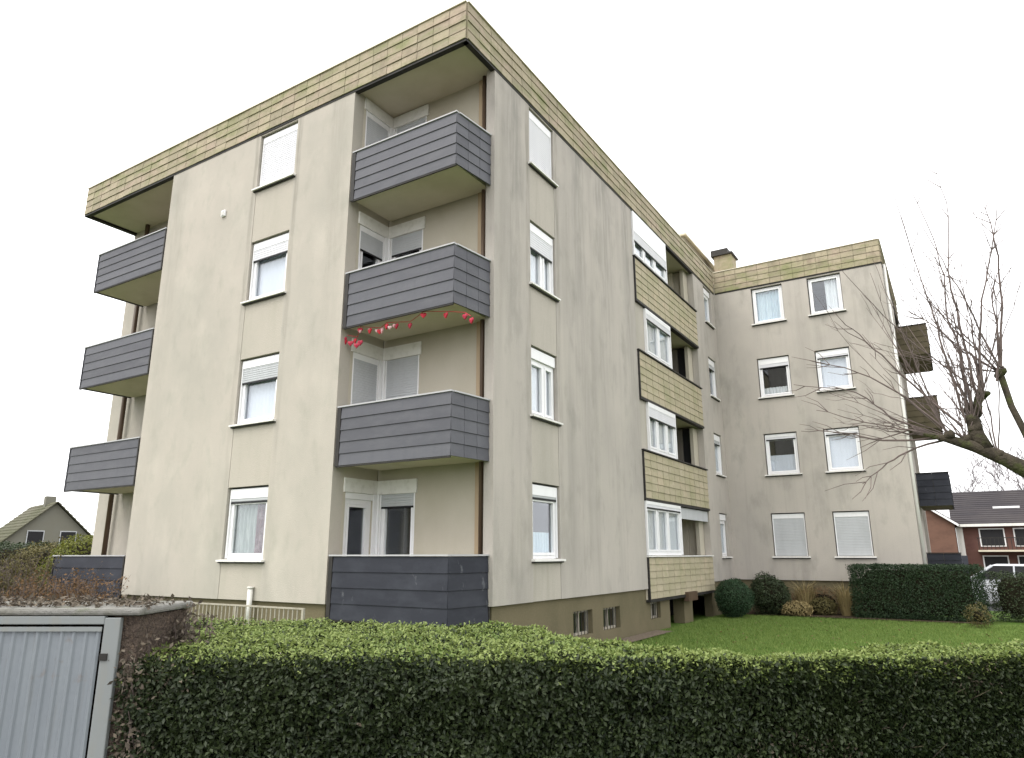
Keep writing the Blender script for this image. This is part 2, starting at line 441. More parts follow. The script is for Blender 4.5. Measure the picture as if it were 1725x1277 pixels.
sheet('ground', -600, 600, -600, 600, -0.06, 'ground_far')
sheet('lawn', -30, 18, -7.6, 20.5, 0.0, 'lawn_soil', 60, 40, 0.03)
sheet('gravel_path', 0.02, 0.48, 1.0, 8.4, 0.05, 'gravel_strip')
sheet('flower_bed', 0.02, 7.0, 14.35, 16.18, 0.055, 'planting_soil')
sheet('car_park', 6.9, 60, 20.8, 32, -0.03, 'asphalt')
sheet('pavement', -40, 40, -14, -8.4, -0.04, 'asphalt')

# ------------------------------------------------------------------ the apartment building
BASE = Vector((-5.0, 8.0, 0.0))
bld = empty('apartment_building', BASE)
tag(bld, 'four-storey beige rendered apartment block with dark balconies and tiled flat roof edge', 'apartment building')

def part(mb, name, material, **k):
    return mb.build(name, material, bld, -BASE, **k)
def sub(mb, name, material, parent, **k):
    return mb.build(name, material, parent, None, **k)

HT, HF, ZP = 11.53, 0.83, 1.05
ST = 2.75
SILL = [1.82 + ST * k for k in range(4)]
HEAD = [3.25 + ST * k for k in range(4)]
HEAD[3] = 11.45
WT = HT + 0.02
XL, XN, XA = -13.66, -2.91, -9.34
YN, YL0, YL1, YD, XW = 1.0, 8.08, 13.65, 16.2, 5.72

# window columns
WA = (-5.92, -4.66)
WB = (2.36, 3.46)
WF = (14.85, 15.75)
C1, C2 = (1.37, 2.47), (3.32, 4.42)

# --- walls
mb = MB()
wall(mb, FA, XA, XN, ZP, WT, [(WA[0], WA[1], ZP, WT)])
part(mb, 'front_wall', 'render_front')
mb = MB()
wall(mb, FB, YN, YL0, ZP, WT, [(WB[0], WB[1], ZP, WT)], 0.2)
part(mb, 'side_wall', 'render_side')
mb = MB()
wall(mb, FB, YL1, YD, ZP, WT, [(WF[0], WF[1], SILL[k], HEAD[k]) for k in range(4)], 0.2)
part(mb, 'side_wall', 'render_side')
mb = MB()
wall(mb, FC, 0.0, XW, ZP, WT, [(c[0], c[1], SILL[k], HEAD[k]) for c in (C1, C2) for k in range(4)])
part(mb, 'wing_wall', 'render_side')

# spandrel panels between the windows of one column, set back a little from the wall
def spandrels(F, u0, u1, material, t):
    zs = [ZP] + [z for k in range(4) for z in (SILL[k], HEAD[k])] + [WT]
    for a, b in zip(zs[0::2], zs[1::2]):
        if b - a < 0.02: continue
        part(F.box(MB(), u0 + 0.005, u1 - 0.005, a + 0.003, b - 0.003, -t, -0.007), 'spandrel_panel', material)
spandrels(FA, *WA, 'spandrel_front', 0.24)
spandrels(FB, *WB, 'spandrel_render', 0.18)

# loggia walls
mb = MB()
DN = [(0.36, 1.10, 0.95 + ST * k, 3.05 + ST * k - (0.05 if k == 3 else 0)) for k in range(4)]
wall(mb, FNL, 0.283, 1.218, ZP - 0.1, WT, DN, 0.24)
part(mb, 'loggia_wall', 'loggia_render')
mb = MB()
DB = [(-2.82, -1.93, 1.55 + ST * k, 3.05 + ST * k - (0.05 if k == 3 else 0)) for k in range(4)]
wall(mb, FNB, -2.9, -0.203, ZP - 0.1, WT, DB, 0.24)
part(mb, 'loggia_wall', 'loggia_render')
mb = MB()
wall(mb, FLB, XL, XA + 0.02, ZP - 0.1, WT, [], 0.24)
part(mb, 'loggia_wall', 'render_front')
part(MB().box(XA + .003, XA + 0.2, 0.285, 1.498, ZP, WT), 'loggia_wall', 'render_front')
# loggias of the long side
mb = MB()
holes = [(11.9, 12.55, 0.95 + ST * k, 3.0 + ST * k) for k in range(4)]
wall(mb, FLG, YL0 - 0.2, YL1 + 0.2, ZP - 0.4, WT, holes, 0.2)
part(mb, 'loggia_wall', 'loggia_render')
part(MB().box(-1.49, -0.205, YL0 - 0.2, YL0 - 0.003, 0.6, WT), 'loggia_wall', 'loggia_render')
part(MB().box(-1.49, -0.205, YL1 + 0.003, YL1 + 0.2, 0.6, WT), 'loggia_wall', 'loggia_render')
# unseen outer walls that close the block
part(MB().box(XL, XL + 0.25, 1.75, 24, ZP, WT).box(XL, XW, 24.0, 24.25, ZP, WT)
     .box(XW - 0.25, XW - 0.001, 16.49, 20.9, ZP, WT).box(4.0, 4.25, 20.9, 24, ZP, WT).box(4.25, XW - 0.25, 20.65, 20.9, ZP, WT),
     'outer_wall', 'render_side')
# plinth under the walls
mb = MB()
mb.box(XA + 0.06, XN - 0.06, 0.07, 0.4, -0.2, ZP)
mb.box(XL + 0.1, XA + 0.06, 1.57, 1.9, -0.2, ZP - 0.1).box(XN - 0.06, -0.3, 1.3, 1.6, -0.2, ZP - 0.1)
mb.box(0.06, XW - 0.06, 16.27, 16.6, -0.2, ZP)
mb.box(-0.3, -0.06, YL1 - 0.1, 16.6, -0.2, ZP).box(XL + 0.1, XW - 0.1, 23.7, 24.1, -0.2, ZP)
mb.box(XW - 0.4, XW - 0.08, 16.6, 23.7, -0.2, ZP).box(XL + 0.1, XL + 0.4, 1.9, 23.7, -0.2, ZP)
part(mb, 'plinth', 'plinth_concrete')
FP = Face('y', -0.07, 1)
CW = [(4.08, 4.98, 0.27, 0.76), (5.52, 6.44, 0.27, 0.74), (8.35, 9.05, 0.3, 0.70)]
mb = MB()
wall(mb, FP, YN + 0.08, 9.75, -0.2, ZP, [c for c in CW], 0.25)
# the stub under the loggia stops below its slab
part(mb, 'plinth', 'plinth_concrete')
part(MB().box(-0.42, -0.1, 11.0, 11.75, -0.1, 0.72), 'pier', 'plinth_concrete')
part(MB().box(-1.6, -1.4, 9.5, 14, -0.1, 0.62), 'plinth', 'dark_rubber_and_shade')  # back of the void, coloured near black to paint its shade
part(MB().box(0.0, 0.14, 10.75, 11.55, 0.62, 0.86), 'meter_box', 'pipe_brown')
for c in CW:
    mbw = MB()
    u0, u1, z0, z1 = c
    FP.box(mbw, u0, u0 + .05, z0, z1, -.16, -.11); FP.box(mbw, u1 - .05, u1, z0, z1, -.16, -.11)
    FP.box(mbw, u0 + .05, u1 - .05, z0, z0 + .05, -.16, -.11); FP.box(mbw, u0 + .05, u1 - .05, z1 - .05, z1, -.16, -.11)
    um = (u0 + u1) / 2
    FP.box(mbw, um - .03, um + .03, z0 + .05, z1 - .05, -.16, -.11)
    w = part(mbw, 'cellar_window', 'railing_metal')
    sub(FP.box(MB(), u0 + .05, u1 - .05, z0 + .05, z1 - .05, -.145, -.135), 'pane', 'glass', w)
    g = MB()
    for i in range(1, 6):
        u = u0 + (u1 - u0) * i / 6
        g.tube([FP.p(u, z0, -.05), FP.p(u, z1, -.05)], 0.008, 5)
    sub(g, 'window_grille', 'dark_trim_and_shade', w)
# storey slabs inside
mb = MB()
for k in range(4):
    z = 0.82 + ST * k
    mb.box(XL + 0.4, -3.3, 2.0, 23.6, z, z + 0.1).box(-9.0, -3.3, 0.32, 1.998, z, z + 0.1)
    mb.box(-3.3, -0.25, 1.7, 7.85, z, z + 0.1).box(-3.3, -1.75, 7.86, 13.8, z, z + 0.1)
    mb.box(-3.3, -0.25, 13.9, 23.6, z, z + 0.1).box(-0.249, 5.4, 16.6, 20.5, z, z + 0.1)
part(mb, 'storey_slab', 'interior')
mb = MB()
mb.box(-9.0, -3.3, 3.2, 3.3, ZP, WT).box(-2.6, -2.5, 1.6, 15.9, ZP, WT).box(-0.2, 5.4, 18.6, 18.7, ZP, WT)
part(mb, 'partition_wall', 'interior')

# --- windows
def slats(mb, F, u0, u1, z0, z1, out, pitch=0.05):
    n = max(1, round((z1 - z0) / pitch))
    h = (z1 - z0) / n
    for i in range(n):
        z = z0 + i * h
        prof = [(z, out - 0.008), (z + h * .2, out), (z + h * .8, out + .001), (z + h, out - 0.008)]
        for (za, oa), (zb, ob) in zip(prof[:-1], prof[1:]):
            mb.add([F.p(u0, za, oa), F.p(u1, za, oa), F.p(u1, zb, ob), F.p(u0, zb, ob)], [(0, 1, 2, 3)])
    return mb

def curtain_or_reflection(mb, F, u0, u1, z0, z1, out, fold=0.11, depth=0.025, ph=0.0):
    n = max(12, int((u1 - u0) / fold * 8))
    vs = []
    for i in range(n + 1):
        u = u0 + (u1 - u0) * i / n
        o = out + depth * math.sin(2 * math.pi * (u - u0) / fold + ph) + depth * .4 * math.sin(u * 23)
        vs += [F.p(u, z0, o), F.p(u, z1, o)]
    mb.add(vs, [(2 * i, 2 * i + 2, 2 * i + 3, 2 * i + 1) for i in range(n)])
    return mb

def window(F, u0, u1, z0, z1, shutter=0.0, smat='shutter_grey', boxh=0.2, mull=(), curt=(), sill=True, dep=0.10,
           ext=(0.09, 0.09), sash=True, fw=0.06):
    """frame (part) > sash pieces, pane, shutter box, roller shutter, sill, curtains (sub-parts)"""
    t = 0.07
    o0, o1 = -dep - t, -dep
    shade_strips = None
    if sill:
        shade_strips = [(u0 + .001, u0 + .028, z0 + .001, z1 - .001), (u1 - .024, u1 - .001, z0 + .001, z1 - .001), (u0 + .029, u1 - .025, z1 - .032, z1 - .001)]
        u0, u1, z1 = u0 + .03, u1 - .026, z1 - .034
    zt = z1 - boxh
    f = MB()
    F.box(f, u0, u0 + fw, z0, zt, o0, o1); F.box(f, u1 - fw, u1, z0, zt, o0, o1)
    F.box(f, u0 + fw, u1 - fw, z0, z0 + fw, o0, o1); F.box(f, u0 + fw, u1 - fw, zt - fw, zt, o0, o1)
    edges = [u0 + fw] + [e for q in mull for e in (q - .035, q + .035)] + [u1 - fw]
    for q in mull: F.box(f, q - .035, q + .035, z0 + fw, zt - fw, o0, o1)
    w = part(f, 'window', 'white_frame')
    for a, b in zip(edges[0::2], edges[1::2]):
        s = 0.055 if sash else 0.02
        za, zb = z0 + fw, zt - fw
        q = MB()
        for (x0, x1, y0, y1) in ((a + .004, a + s, za + .004, zb - .004), (b - s, b - .004, za + .004, zb - .004),
                                 (a + s, b - s, za + .004, za + s), (a + s, b - s, zb - s, zb - .004)):
            F.box(q, x0, x1, y0, y1, o0 + .012, o1 + .012)
        sub(q, 'sash', 'white_frame', w)
        sub(F.box(MB(), a + s, b - s, za + s, zb - s, o0 + .02, o0 + .032), 'pane', 'glass', w)
    for q in shade_strips or ():
        sub(F.box(MB(), *q, o0, o1 - .012), 'reveal_shade', 'dark_rubber_and_shade', w)  # dark strips standing in for the shadow line at head and jambs
    if boxh:
        sub(F.box(MB(), u0 + .002, u1 - .002, zt + .002, z1 - .002, o0 - .1, o1 + .045), 'shutter_box', 'white_frame', w)
    if shutter > 0:
        zl = zt - (zt - z0 - 0.01) * shutter
        q = slats(MB(), F, u0 + .03, u1 - .03, zl, zt + .01, o1 + .035)
        q = sub(q, 'roller_shutter', smat, w)
        if shutter < 0.97:
            sub(F.box(MB(), u0 + .03, u1 - .03, zl - .035, zl, o1 + .016, o1 + .036), 'shutter_end_bar', 'dark_rubber_and_shade', w)
        for ua, ub in ((u0 + .002, u0 + .03), (u1 - .03, u1 - .002)):
            sub(F.box(MB(), ua, ub, z0 + .01, zt, o1 + .001, o1 + .045), 'shutter_rail', 'white_frame', w)
    if sill:
        q = MB()
        a, b = u0 - ext[0], u1 + ext[1]
        c = [F.p(a, z0 - .05, -dep + 0.002), F.p(b, z0 - .05, -dep + 0.002), F.p(b, z0 - .05, .085), F.p(a, z0 - .05, .085),
             F.p(a, z0 - .002, -dep + 0.002), F.p(b, z0 - .002, -dep + 0.002), F.p(b, z0 - .014, .085), F.p(a, z0 - .014, .085)]
        q.hexa(c)
        sub(q, 'sill', 'sill_white', w)
        sub(F.box(MB(), a + .01, b - .01, z0 - .078, z0 - .052, .001, .045), 'sill_shade', 'dark_trim_and_shade', w)  # dark strip painting the shadow line below the sill
    for cm, a, b, c0, c1 in curt:
        sub(curtain_or_reflection(MB(), F, u0 + (u1 - u0) * a, u0 + (u1 - u0) * b, z0 + (zt - z0) * c0, zt - (zt - z0) * (1 - c1), o0 - .045, depth=.002 if cm == 'blind_and_sky_reflection' else .025,
                    ph=random.random() * 6), 'curtain_or_reflection', cm, w)
    return w
NET = [('curtain_white', 0.02, 0.98, 0.02, 0.99)]
BLIND_AND_REFLECTION = [('blind_and_sky_reflection', 0.01, 0.99, 0.01, 0.99)]

# front
window(FA, *WA, SILL[0], HEAD[0], 0.05, boxh=.20, curt=[('curtain_grey', .0, .60, .02, .99), ('curtain_rose', .60, 1, .0, .99)])
window(FA, *WA, SILL[1], HEAD[1], 0.26, 'shutter_grey', .17, curt=BLIND_AND_REFLECTION)
window(FA, *WA, SILL[2], HEAD[2], 0.20, 'shutter_white', .17, curt=BLIND_AND_REFLECTION)
window(FA, *WA, SILL[3], HEAD[3], 1.0, 'shutter_white', .16)
# long side
window(FB, *WB, SILL[0], HEAD[0], 0.04, boxh=.20, curt=[('curtain_blue', .05, .9, .02, .42)], dep=.09)
window(FB, *WB, SILL[1], HEAD[1], 0.0, boxh=.22, mull=(3.0,), curt=NET, dep=.09)
window(FB, *WB, SILL[2], HEAD[2], 0.30, 'shutter_white', .18, mull=(3.0,), curt=NET, dep=.09)
window(FB, *WB, SILL[3], HEAD[3], 1.0, 'shutter_white', .18, dep=.09)
for k in range(4):
    window(FB, *WF, SILL[k], HEAD[k], (0.0, .10, .12, .0)[k], 'shutter_grey', .20, curt=(NET, NET, [], NET)[k], dep=.09)
# wing
window(FC, *C1, SILL[0], HEAD[0], 1.0, 'shutter_grey', .15)
window(FC, *C2, SILL[0], HEAD[0], 1.0, 'shutter_grey', .15)
window(FC, *C1, SILL[1], HEAD[1], 0.06, 'shutter_white', .10, curt=[('blind_and_sky_reflection', .02, .98, .0, .52)])
window(FC, *C2, SILL[1], HEAD[1], 0.04, 'shutter_white', .12, curt=BLIND_AND_REFLECTION)  # flat sheet whose tone stands in for sky reflected in the pane
window(FC, *C1, SILL[2], HEAD[2], 0.10, 'shutter_white', .20, curt=[('curtain_white', .1, .9, .12, .30)])
window(FC, *C2, SILL[2], HEAD[2], 0.05, 'shutter_white', .18, curt=BLIND_AND_REFLECTION)  # sky reflection painted by the sheet behind the pane
window(FC, *C1, SILL[3], HEAD[3], 0.0, boxh=.0, curt=[('curtain_blue', .03, .97, .02, .99)])
window(FC, *C2, SILL[3], HEAD[3], 0.0, boxh=.0, curt=[('curtain_white', .5, .98, .02, .99)])
# corner loggia doors and windows
for k in range(4):
    sh = (0.0, 1.0, 0.20, 1.0)[k]
    a, b, c, e = DN[k]
    window(FNL, a, b, c, e, sh, 'shutter_grey', .12, sill=False, dep=.04, fw=.09)
    a, b, c, e = DB[k]
    window(FNB, a, b, c, e, (0.16, 1.0, 0.27, 1.0)[k], 'shutter_grey', .0, sill=False, dep=.04,
           curt=[('curtain_white', .0, .5, .02, .98)] if k == 2 else [])
    top = e + 0.27
    part(FNB.box(MB(), -2.87, -1.88, e + .003, top, .0, .035), 'shutter_casing', 'sill_white')
    part(FNL.box(MB(), .30, 1.218, e + .003, top, .0, .035), 'shutter_casing', 'sill_white')
    part(FNB.box(MB(), -2.875, -2.825, 1.0 + ST * k, e, .0, .03), 'corner_post', 'white_frame')
    part(FNL.box(MB(), 1.105, 1.218, 1.0 + ST * k, e, .0, .03), 'corner_post', 'white_frame')

# --- roof: slab, fascias with tiles
mb = MB()
mb.box(XL, -0.03, 0.03, 24.25, HT + 0.02, HT + 0.40)
mb.box(-0.03, XW, YD + 0.03, 24.25, HT + 0.02, HT + 0.40)
part(mb, 'roof_slab', 'soffit_concrete')
N_A, N_B, N_C, ROWS = 34, 40, 14, 4
RH = HF / ROWS
def tile_mesh(name, w, h, material, g=0.0045):
    b = MB().hexa([(g, 0.03, 0), (w - g, 0.03, 0), (w - g, 0.03, h + .01), (g, 0.03, h + .01),
                   (g, -0.020, 0.003), (w - g, -0.020, 0.003), (w - g, -0.004, h - .001), (g, -0.004, h - .001)])
    # ring order: back face first, then front face
    me = b.mesh(name)
    me.materials.append(MATS[material])
    return me
def fascia(F, u0, u1, singles, n, name='roof_fascia'):
    f = MB()
    F.box(f, u0, u1, HT + .02, HT + HF - .005, -.12, -.002)
    fo = part(f, name, 'tile_joint')
    w = (u1 - u0) / n
    me = tile_mesh('roof_tile', w, RH, 'cement_tile')
    st = MB()
    for r in range(ROWS):
        for i in range(n):
            q = F.p(u0 + w * i, HT + .005 + RH * r, 0.012 + random.uniform(-.005, .005))
            if singles:
                link_mesh('roof_tile', me, fo, q, F.rz + random.uniform(-.004, .004))
            else:
                st.add([(F.p(u0 + w * i + v.co.x, q[2] + v.co.z, .012 - v.co.y)) for v in me.vertices],
                       [tuple(p_.vertices) for p_ in me.polygons])
    if not singles:
        tag(sub(st, 'roof_tile', 'cement_tile', fo), kind='stuff')
    t = MB()
    F.box(t, u0 - .0, u1, HT - .045, HT + .015, -.10, .012)
    sub(t, 'eaves_trim', 'dark_trim_and_shade', fo)
    c = MB()
    F.box(c, u0, u1, HT + HF + .004, HT + HF + .03, -.25, .045)
    sub(c, 'coping', 'soffit_concrete', fo)
fascia(FA, XL, 0.0, True, N_A)
fascia(FB, 0.012, YD - .05, True, N_B)
fascia(FC, 0.05, XW, False, N_C)
FW = Face('y', XW, 1)
fascia(FW, YD + .01, 24.0, False, 20)
FLs = Face('y', XL, -1)
fascia(FLs, 0.01, 24.0, False, 60)
# structures on the roof
mb = MB().box(-3.6, -0.9, 15.9, 20.2, HT + .4, 14.05)
ro = part(mb, 'roof_penthouse', 'tile_joint')
st = MB()
me = tile_mesh('penthouse_tile', 0.4, .21, 'cement_tile')
FR, FRa = Face('y', -0.9, 1), Face('x', 15.9, -1)
for r in range(8):
    for i in range(10):
        st.add([FR.p(15.93 + .425 * i + v.co.x, HT + .6 + .21 * r + v.co.z, .012 - v.co.y) for v in me.vertices], [tuple(p_.vertices) for p_ in me.polygons])
    for i in range(6):
        st.add([FRa.p(-3.58 + .44 * i + v.co.x, HT + .6 + .21 * r + v.co.z, .012 - v.co.y) for v in me.vertices], [tuple(p_.vertices) for p_ in me.polygons])
tag(sub(st, 'penthouse_tile', 'cement_tile', ro), kind='stuff')
sub(MB().box(-3.7, -0.8, 15.8, 20.3, 14.055, 14.13), 'penthouse_coping', 'soffit_concrete', ro)
ch = part(MB().box(-0.5, 0.22, 18.5, 19.3, HT + .4, 14.02), 'chimney', 'cement_tile')
sub(MB().box(-0.6, 0.1, 18.45, 19.35, 14.03, 14.30).box(-0.56, 0.3, 18.4, 19.4, 14.022, 14.09), 'chimney_cap', 'dark_trim_and_shade', ch)

# --- balconies of the front
PT = [1.90, 4.62, 7.33, 10.02]
PB = [0.80, 3.50, 6.19, 8.91]
def plank_run(parent, a, b, z0, z1, rows, cols, material, thick=.022):
    """boards on a vertical run from a to b (plan points, outside to the right of a->b)"""
    a, b = Vector((a[0], a[1], 0)), Vector((b[0], b[1], 0))
    d = (b - a).normalized(); nrm = Vector((d.y, -d.x, 0))
    L = (b - a).length
    h = (z1 - z0) / rows
    for r in range(rows):
        for c in range(cols):
            u0, u1 = L * c / cols + .004, L * (c + 1) / cols - .004
            za, zb = z0 + h * r + .002, z0 + h * (r + 1) - .001
            ob, ot = .012 + random.uniform(-.001, .001), -.004                    # each board laps over the one below
            P = lambda u, z, o: tuple(a + d * u + nrm * o + Vector((0, 0, z)))
            mb = MB().hexa([P(u0, za, -.02), P(u1, za, -.02), P(u1, za, ob), P(u0, za, ob),
                            P(u0, zb, -.02), P(u1, zb, -.02), P(u1, zb, ot), P(u0, zb, ot)])
            sub(mb, 'plank', material, parent)
def balcony(x0, x1, k, side, material):
    zt, zb = PT[k], PB[k]
    yb = 1.0 if side == 'right' else 1.42
    slab = MB().box(x0 + .035, x1 - .035, .035, yb + (.18 if side == 'right' else .05), zb + .03, zb + .18)
    o = part(slab, 'balcony', 'soffit_concrete')
    rows = 5 if k else 4
    plank_run(o, (x0 + .095, 0.0), (x1, 0.0), zb, zt - .024, rows, 1, material)
    if side == 'right':
        s0, s1 = (x1, 0.0), (x1 + .10, yb)
    else:
        s0, s1 = (x0, yb), (x0, 0.0)
    plank_run(o, s0, s1, zb, zt - .024, rows, 3 if k else 1, material)
    # inner lining and caps
    q = MB()
    q.box(x0 + .05, x1 - .03, .024, .05, zb + .18, zt - .04)
    if side == 'right': q.box(x1 - .03, x1 - .012, .05, yb - .03, zb + .18, zt - .04)
    else: q.box(x0 + .024, x0 + .05, .05, yb, zb + .18, zt - .04)
    sub(q, 'inner_lining', 'slate_panel', o)
    q = MB().box(x0, x1 + .01, -.022, .07, zt - .022, zt + .004)
    if side == 'right': q.hexa([(x1 - .06, .071, zt - .022), (x1 + .03, .071, zt - .022), (x1 + .125, yb, zt - .022), (x1 + .03, yb, zt - .022),
                                (x1 - .06, .071, zt + .004), (x1 + .03, .071, zt + .004), (x1 + .125, yb, zt + .004), (x1 + .03, yb, zt + .004)])
    else: q.box(x0 - .02, x0 + .07, .071, yb, zt - .03, zt + .004)
    sub(q, 'cap_rail', 'rail_metal', o)
    q = MB()
    if side == 'right':
        q.box(x0, x0 + .09, -.014, .04, zb - .01, zt - .024)
        sub(MB().box(x1 + .055, x1 + .118, yb + .003, yb + .03, zb - .01, zt - .024), 'edge_trim', 'dark_trim_and_shade', o)
    else:
        q.box(x1 - .03, x1 + .01, -.0155, .04, zb - .01, zt - .024)
    sub(q, 'edge_trim', 'dark_trim_and_shade', o)
    q = MB().box(x0 + .03, x1 - .01, -.006, .03, zb - .03, zb - .003)
    sub(q, 'drip_edge', 'dark_trim_and_shade', o)
    return o
for k in range(4):
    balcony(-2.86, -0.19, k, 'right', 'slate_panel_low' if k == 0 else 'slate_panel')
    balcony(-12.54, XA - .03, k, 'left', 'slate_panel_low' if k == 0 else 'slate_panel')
# drain pipes of the corner loggias
q = MB().tube([(-0.345, 1.13, 0.5), (-0.345, 1.13, HT + .02)], 0.040, 10)
dp = part(q, 'drain_pipe', 'pipe_brown', smooth=True)
q = MB()
for k in range(4): q.tube([(-0.345, 1.13, 1.35 + ST * k), (-0.345, 1.13, 1.40 + ST * k)], 0.050, 10)
sub(q, 'pipe_clamp', 'dark_trim_and_shade', dp)
part(MB().box(-0.50, -0.41, 1.165, 1.217, 1.0, HT), 'conduit', 'pipe_tan')
part(MB().box(-0.197, -0.165, 1.02, 1.19, 0.9, HT), 'expansion_joint', 'dark_trim_and_shade')
q = MB().tube([(-12.75, 1.36, 0.4), (-12.75, 1.36, HT + .02)], 0.065, 10)
part(q, 'drain_pipe', 'pipe_brown', smooth=True)
part(MB().box(-12.98, -12.75, 1.44, 1.496, 10.7, 11.0), 'wall_lamp', 'dark_rubber_and_shade')

# --- parapets, glazing and slabs of the loggias on the long side
LT = [1.83, 4.56, 7.30, 10.05]
LB = [0.76, 3.28, 5.98, 8.76]
tw = (YL1 - YL0) / 12
for k in range(4):
    q = MB().box(-1.49, -.02, YL0 + .002, YL1 - .002, LB[k] + .02, LB[k] + .2)
    FB.box(q, YL0 + .002, YL1 - .002, LB[k] + .2, LT[k], -.12, -.02)
    par = part(q, 'loggia_parapet', 'soffit_concrete')
    j = FB.box(MB(), YL0 + .05, YL1, LB[k] + .03, LT[k] - .02, -.018, .004)
    sub(j, 'tile_backing', 'tile_joint', par)
    me = tile_mesh('facade_tile', tw * .992, (LT[k] - LB[k] - .06) / 6, 'parapet_tile', .009)
    for r in range(6):
        for i in range(12):
            link_mesh('facade_tile', me, par, FB.p(YL0 + .05 + tw * .99 * i, LB[k] + .04 + (LT[k] - LB[k] - .06) / 6 * r, .022 + random.uniform(-.002, .002)),
                      math.pi / 2 + random.uniform(-.003, .003))
    t = FB.box(MB(), YL0 + .0, YL1, LB[k] - .035, LB[k] + .03, -.10, .05)
    FB.box(t, YL0 + .003, YL0 + .048, LB[k] + .03, LT[k] - .02, -.02, .045)
    sub(t, 'dark_edge', 'dark_trim_and_shade', par)
    t = FB.box(MB(), YL0 - .02, YL1 + .02, LT[k] - .002, LT[k] + .03, -.16, .07)
    sub(t, 'cap_rail', 'sill_white' if k == 0 else 'dark_trim_and_shade', par)
# glazed bays
def bay(k, u0, u1, zt, boxh, mulls, sh):
    return window(FB, u0, u1, LT[k] + .04, zt, sh, 'shutter_white', boxh, mull=mulls, curt=NET, sill=False, dep=.0, fw=.09)
bay(0, 8.1, 10.8, 3.26, .10, (8.95, 9.75), 0.06)
bay(1, 8.6, 10.8, 5.97, .16, (9.3, 10.05), 0.22)
bay(2, 8.75, 10.8, 8.70, .14, (9.8,), 0.12)
bay(3, 8.1, 10.8, 11.46, .62, (8.95, 9.8), 0.35)
for k, w in ((1, 8.6), (2, 8.75)):
    part(FB.box(MB(), YL0 + .003, w - .003, LT[k] + .04, LB[k + 1] - .04, -.2, -.03), 'bay_filler', 'spandrel_render')
for k in range(4):
    z0, z1 = .95 + ST * k, 3.0 + ST * k
    d = FLG.box(MB(), 11.95, 12.5, z0 + .05, z1 - .05, -.12, -.06)
    dr = part(d, 'loggia_door', 'dark_rubber_and_shade')
    q = MB()
    FLG.box(q, 11.9, 11.95, z0, z1, -.14, -.02); FLG.box(q, 12.5, 12.55, z0, z1, -.14, -.02); FLG.box(q, 11.95, 12.5, z1 - .05, z1, -.14, -.02)
    sub(q, 'door_frame', 'white_frame', dr)
    zt_ = (LB + [HT + .02])[k + 1] - .04
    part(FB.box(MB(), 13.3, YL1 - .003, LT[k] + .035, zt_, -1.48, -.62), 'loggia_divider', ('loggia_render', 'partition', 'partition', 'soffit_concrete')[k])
    part(FB.box(MB(), 13.38, YL1 - .003, LT[k] + .035, zt_, -.615, -.33), 'loggia_divider', ('loggia_render', 'dark_rubber_and_shade', 'dark_rubber_and_shade', 'loggia_render')[k])
    part(FB.box(MB(), 13.2, YL1 - .003, LT[k] + .035, zt_, -.32, -.21), 'loggia_post', 'loggia_render')
# awning rolled out in the lowest loggia
q = MB()
q.hexa([(-.35, 10.83, 2.98), (-.03, 10.83, 2.90), (-.03, 13.6, 2.90), (-.35, 13.6, 2.98),
        (-.35, 10.83, 3.22), (-.03, 10.83, 3.22), (-.03, 13.6, 3.22), (-.35, 13.6, 3.22)])
part(q, 'awning', 'shutter_grey')

# --- balconies on the far end of the wing
for k in range(4):
    zt, zb = PT[k], PB[k]
    o = part(MB().box(4.3, 6.68, 19.36, 20.64, zb + .03, zb + .18), 'balcony', 'soffit_concrete')
    sub(MB().box(XW + .02, 6.70, 19.321, 19.358, zb + .181, zt - .01), 'inner_lining', 'brown_panel', o)
    sub(MB().box(6.68, 6.719, 19.36, 22.4, zb + .031, zt - .01), 'inner_lining', 'brown_panel', o)
    plank_run(o, (XW + .02, 19.3), (6.74, 19.3), zb, zt, 5, 2, 'slate_panel_low' if k < 2 else 'brown_panel')
    plank_run(o, (6.74, 19.3), (6.74, 22.4), zb, zt, 5, 3, 'slate_panel_low' if k < 2 else 'brown_panel')
    sub(MB().box(XW + .01, 6.70, 19.33, 22.4, zb + .001, zb + .029), 'balcony_soffit', 'plinth_concrete', o)
    sub(MB().box(XW + .01, 6.76, 19.27, 19.36, zt + .002, zt + .03), 'cap_rail', 'dark_trim_and_shade', o)
q = MB().tube([(5.78, 16.26, 0.2), (5.78, 16.26, 8.6), (5.78, 16.45, 8.9), (5.78, 16.5, HT)], 0.05, 10)
part(q, 'rain_pipe', 'pipe_white', smooth=True)

# --- small things fixed to the front
q = MB().tube([(-4.87, -.06, 0.55), (-4.87, -.06, 1.28)], .05, 12).tube([(-4.87, -.06, 1.28), (-4.87, -.06, 1.31)], .062, 12)
part(q, 'vent_pipe', 'pipe_white', smooth=True)
q = FA.box(MB(), -7.09, -6.95, 9.68, 9.84, .001, .05)
wl_ = part(q, 'wall_vent', 'white_frame', bevel=.01)
q = MB()
for i in range(4): FA.box(q, -7.07, -6.97, 9.70 + .03 * i, 9.715 + .03 * i, .05, .062)
sub(q, 'louvre', 'sill_white', wl_)

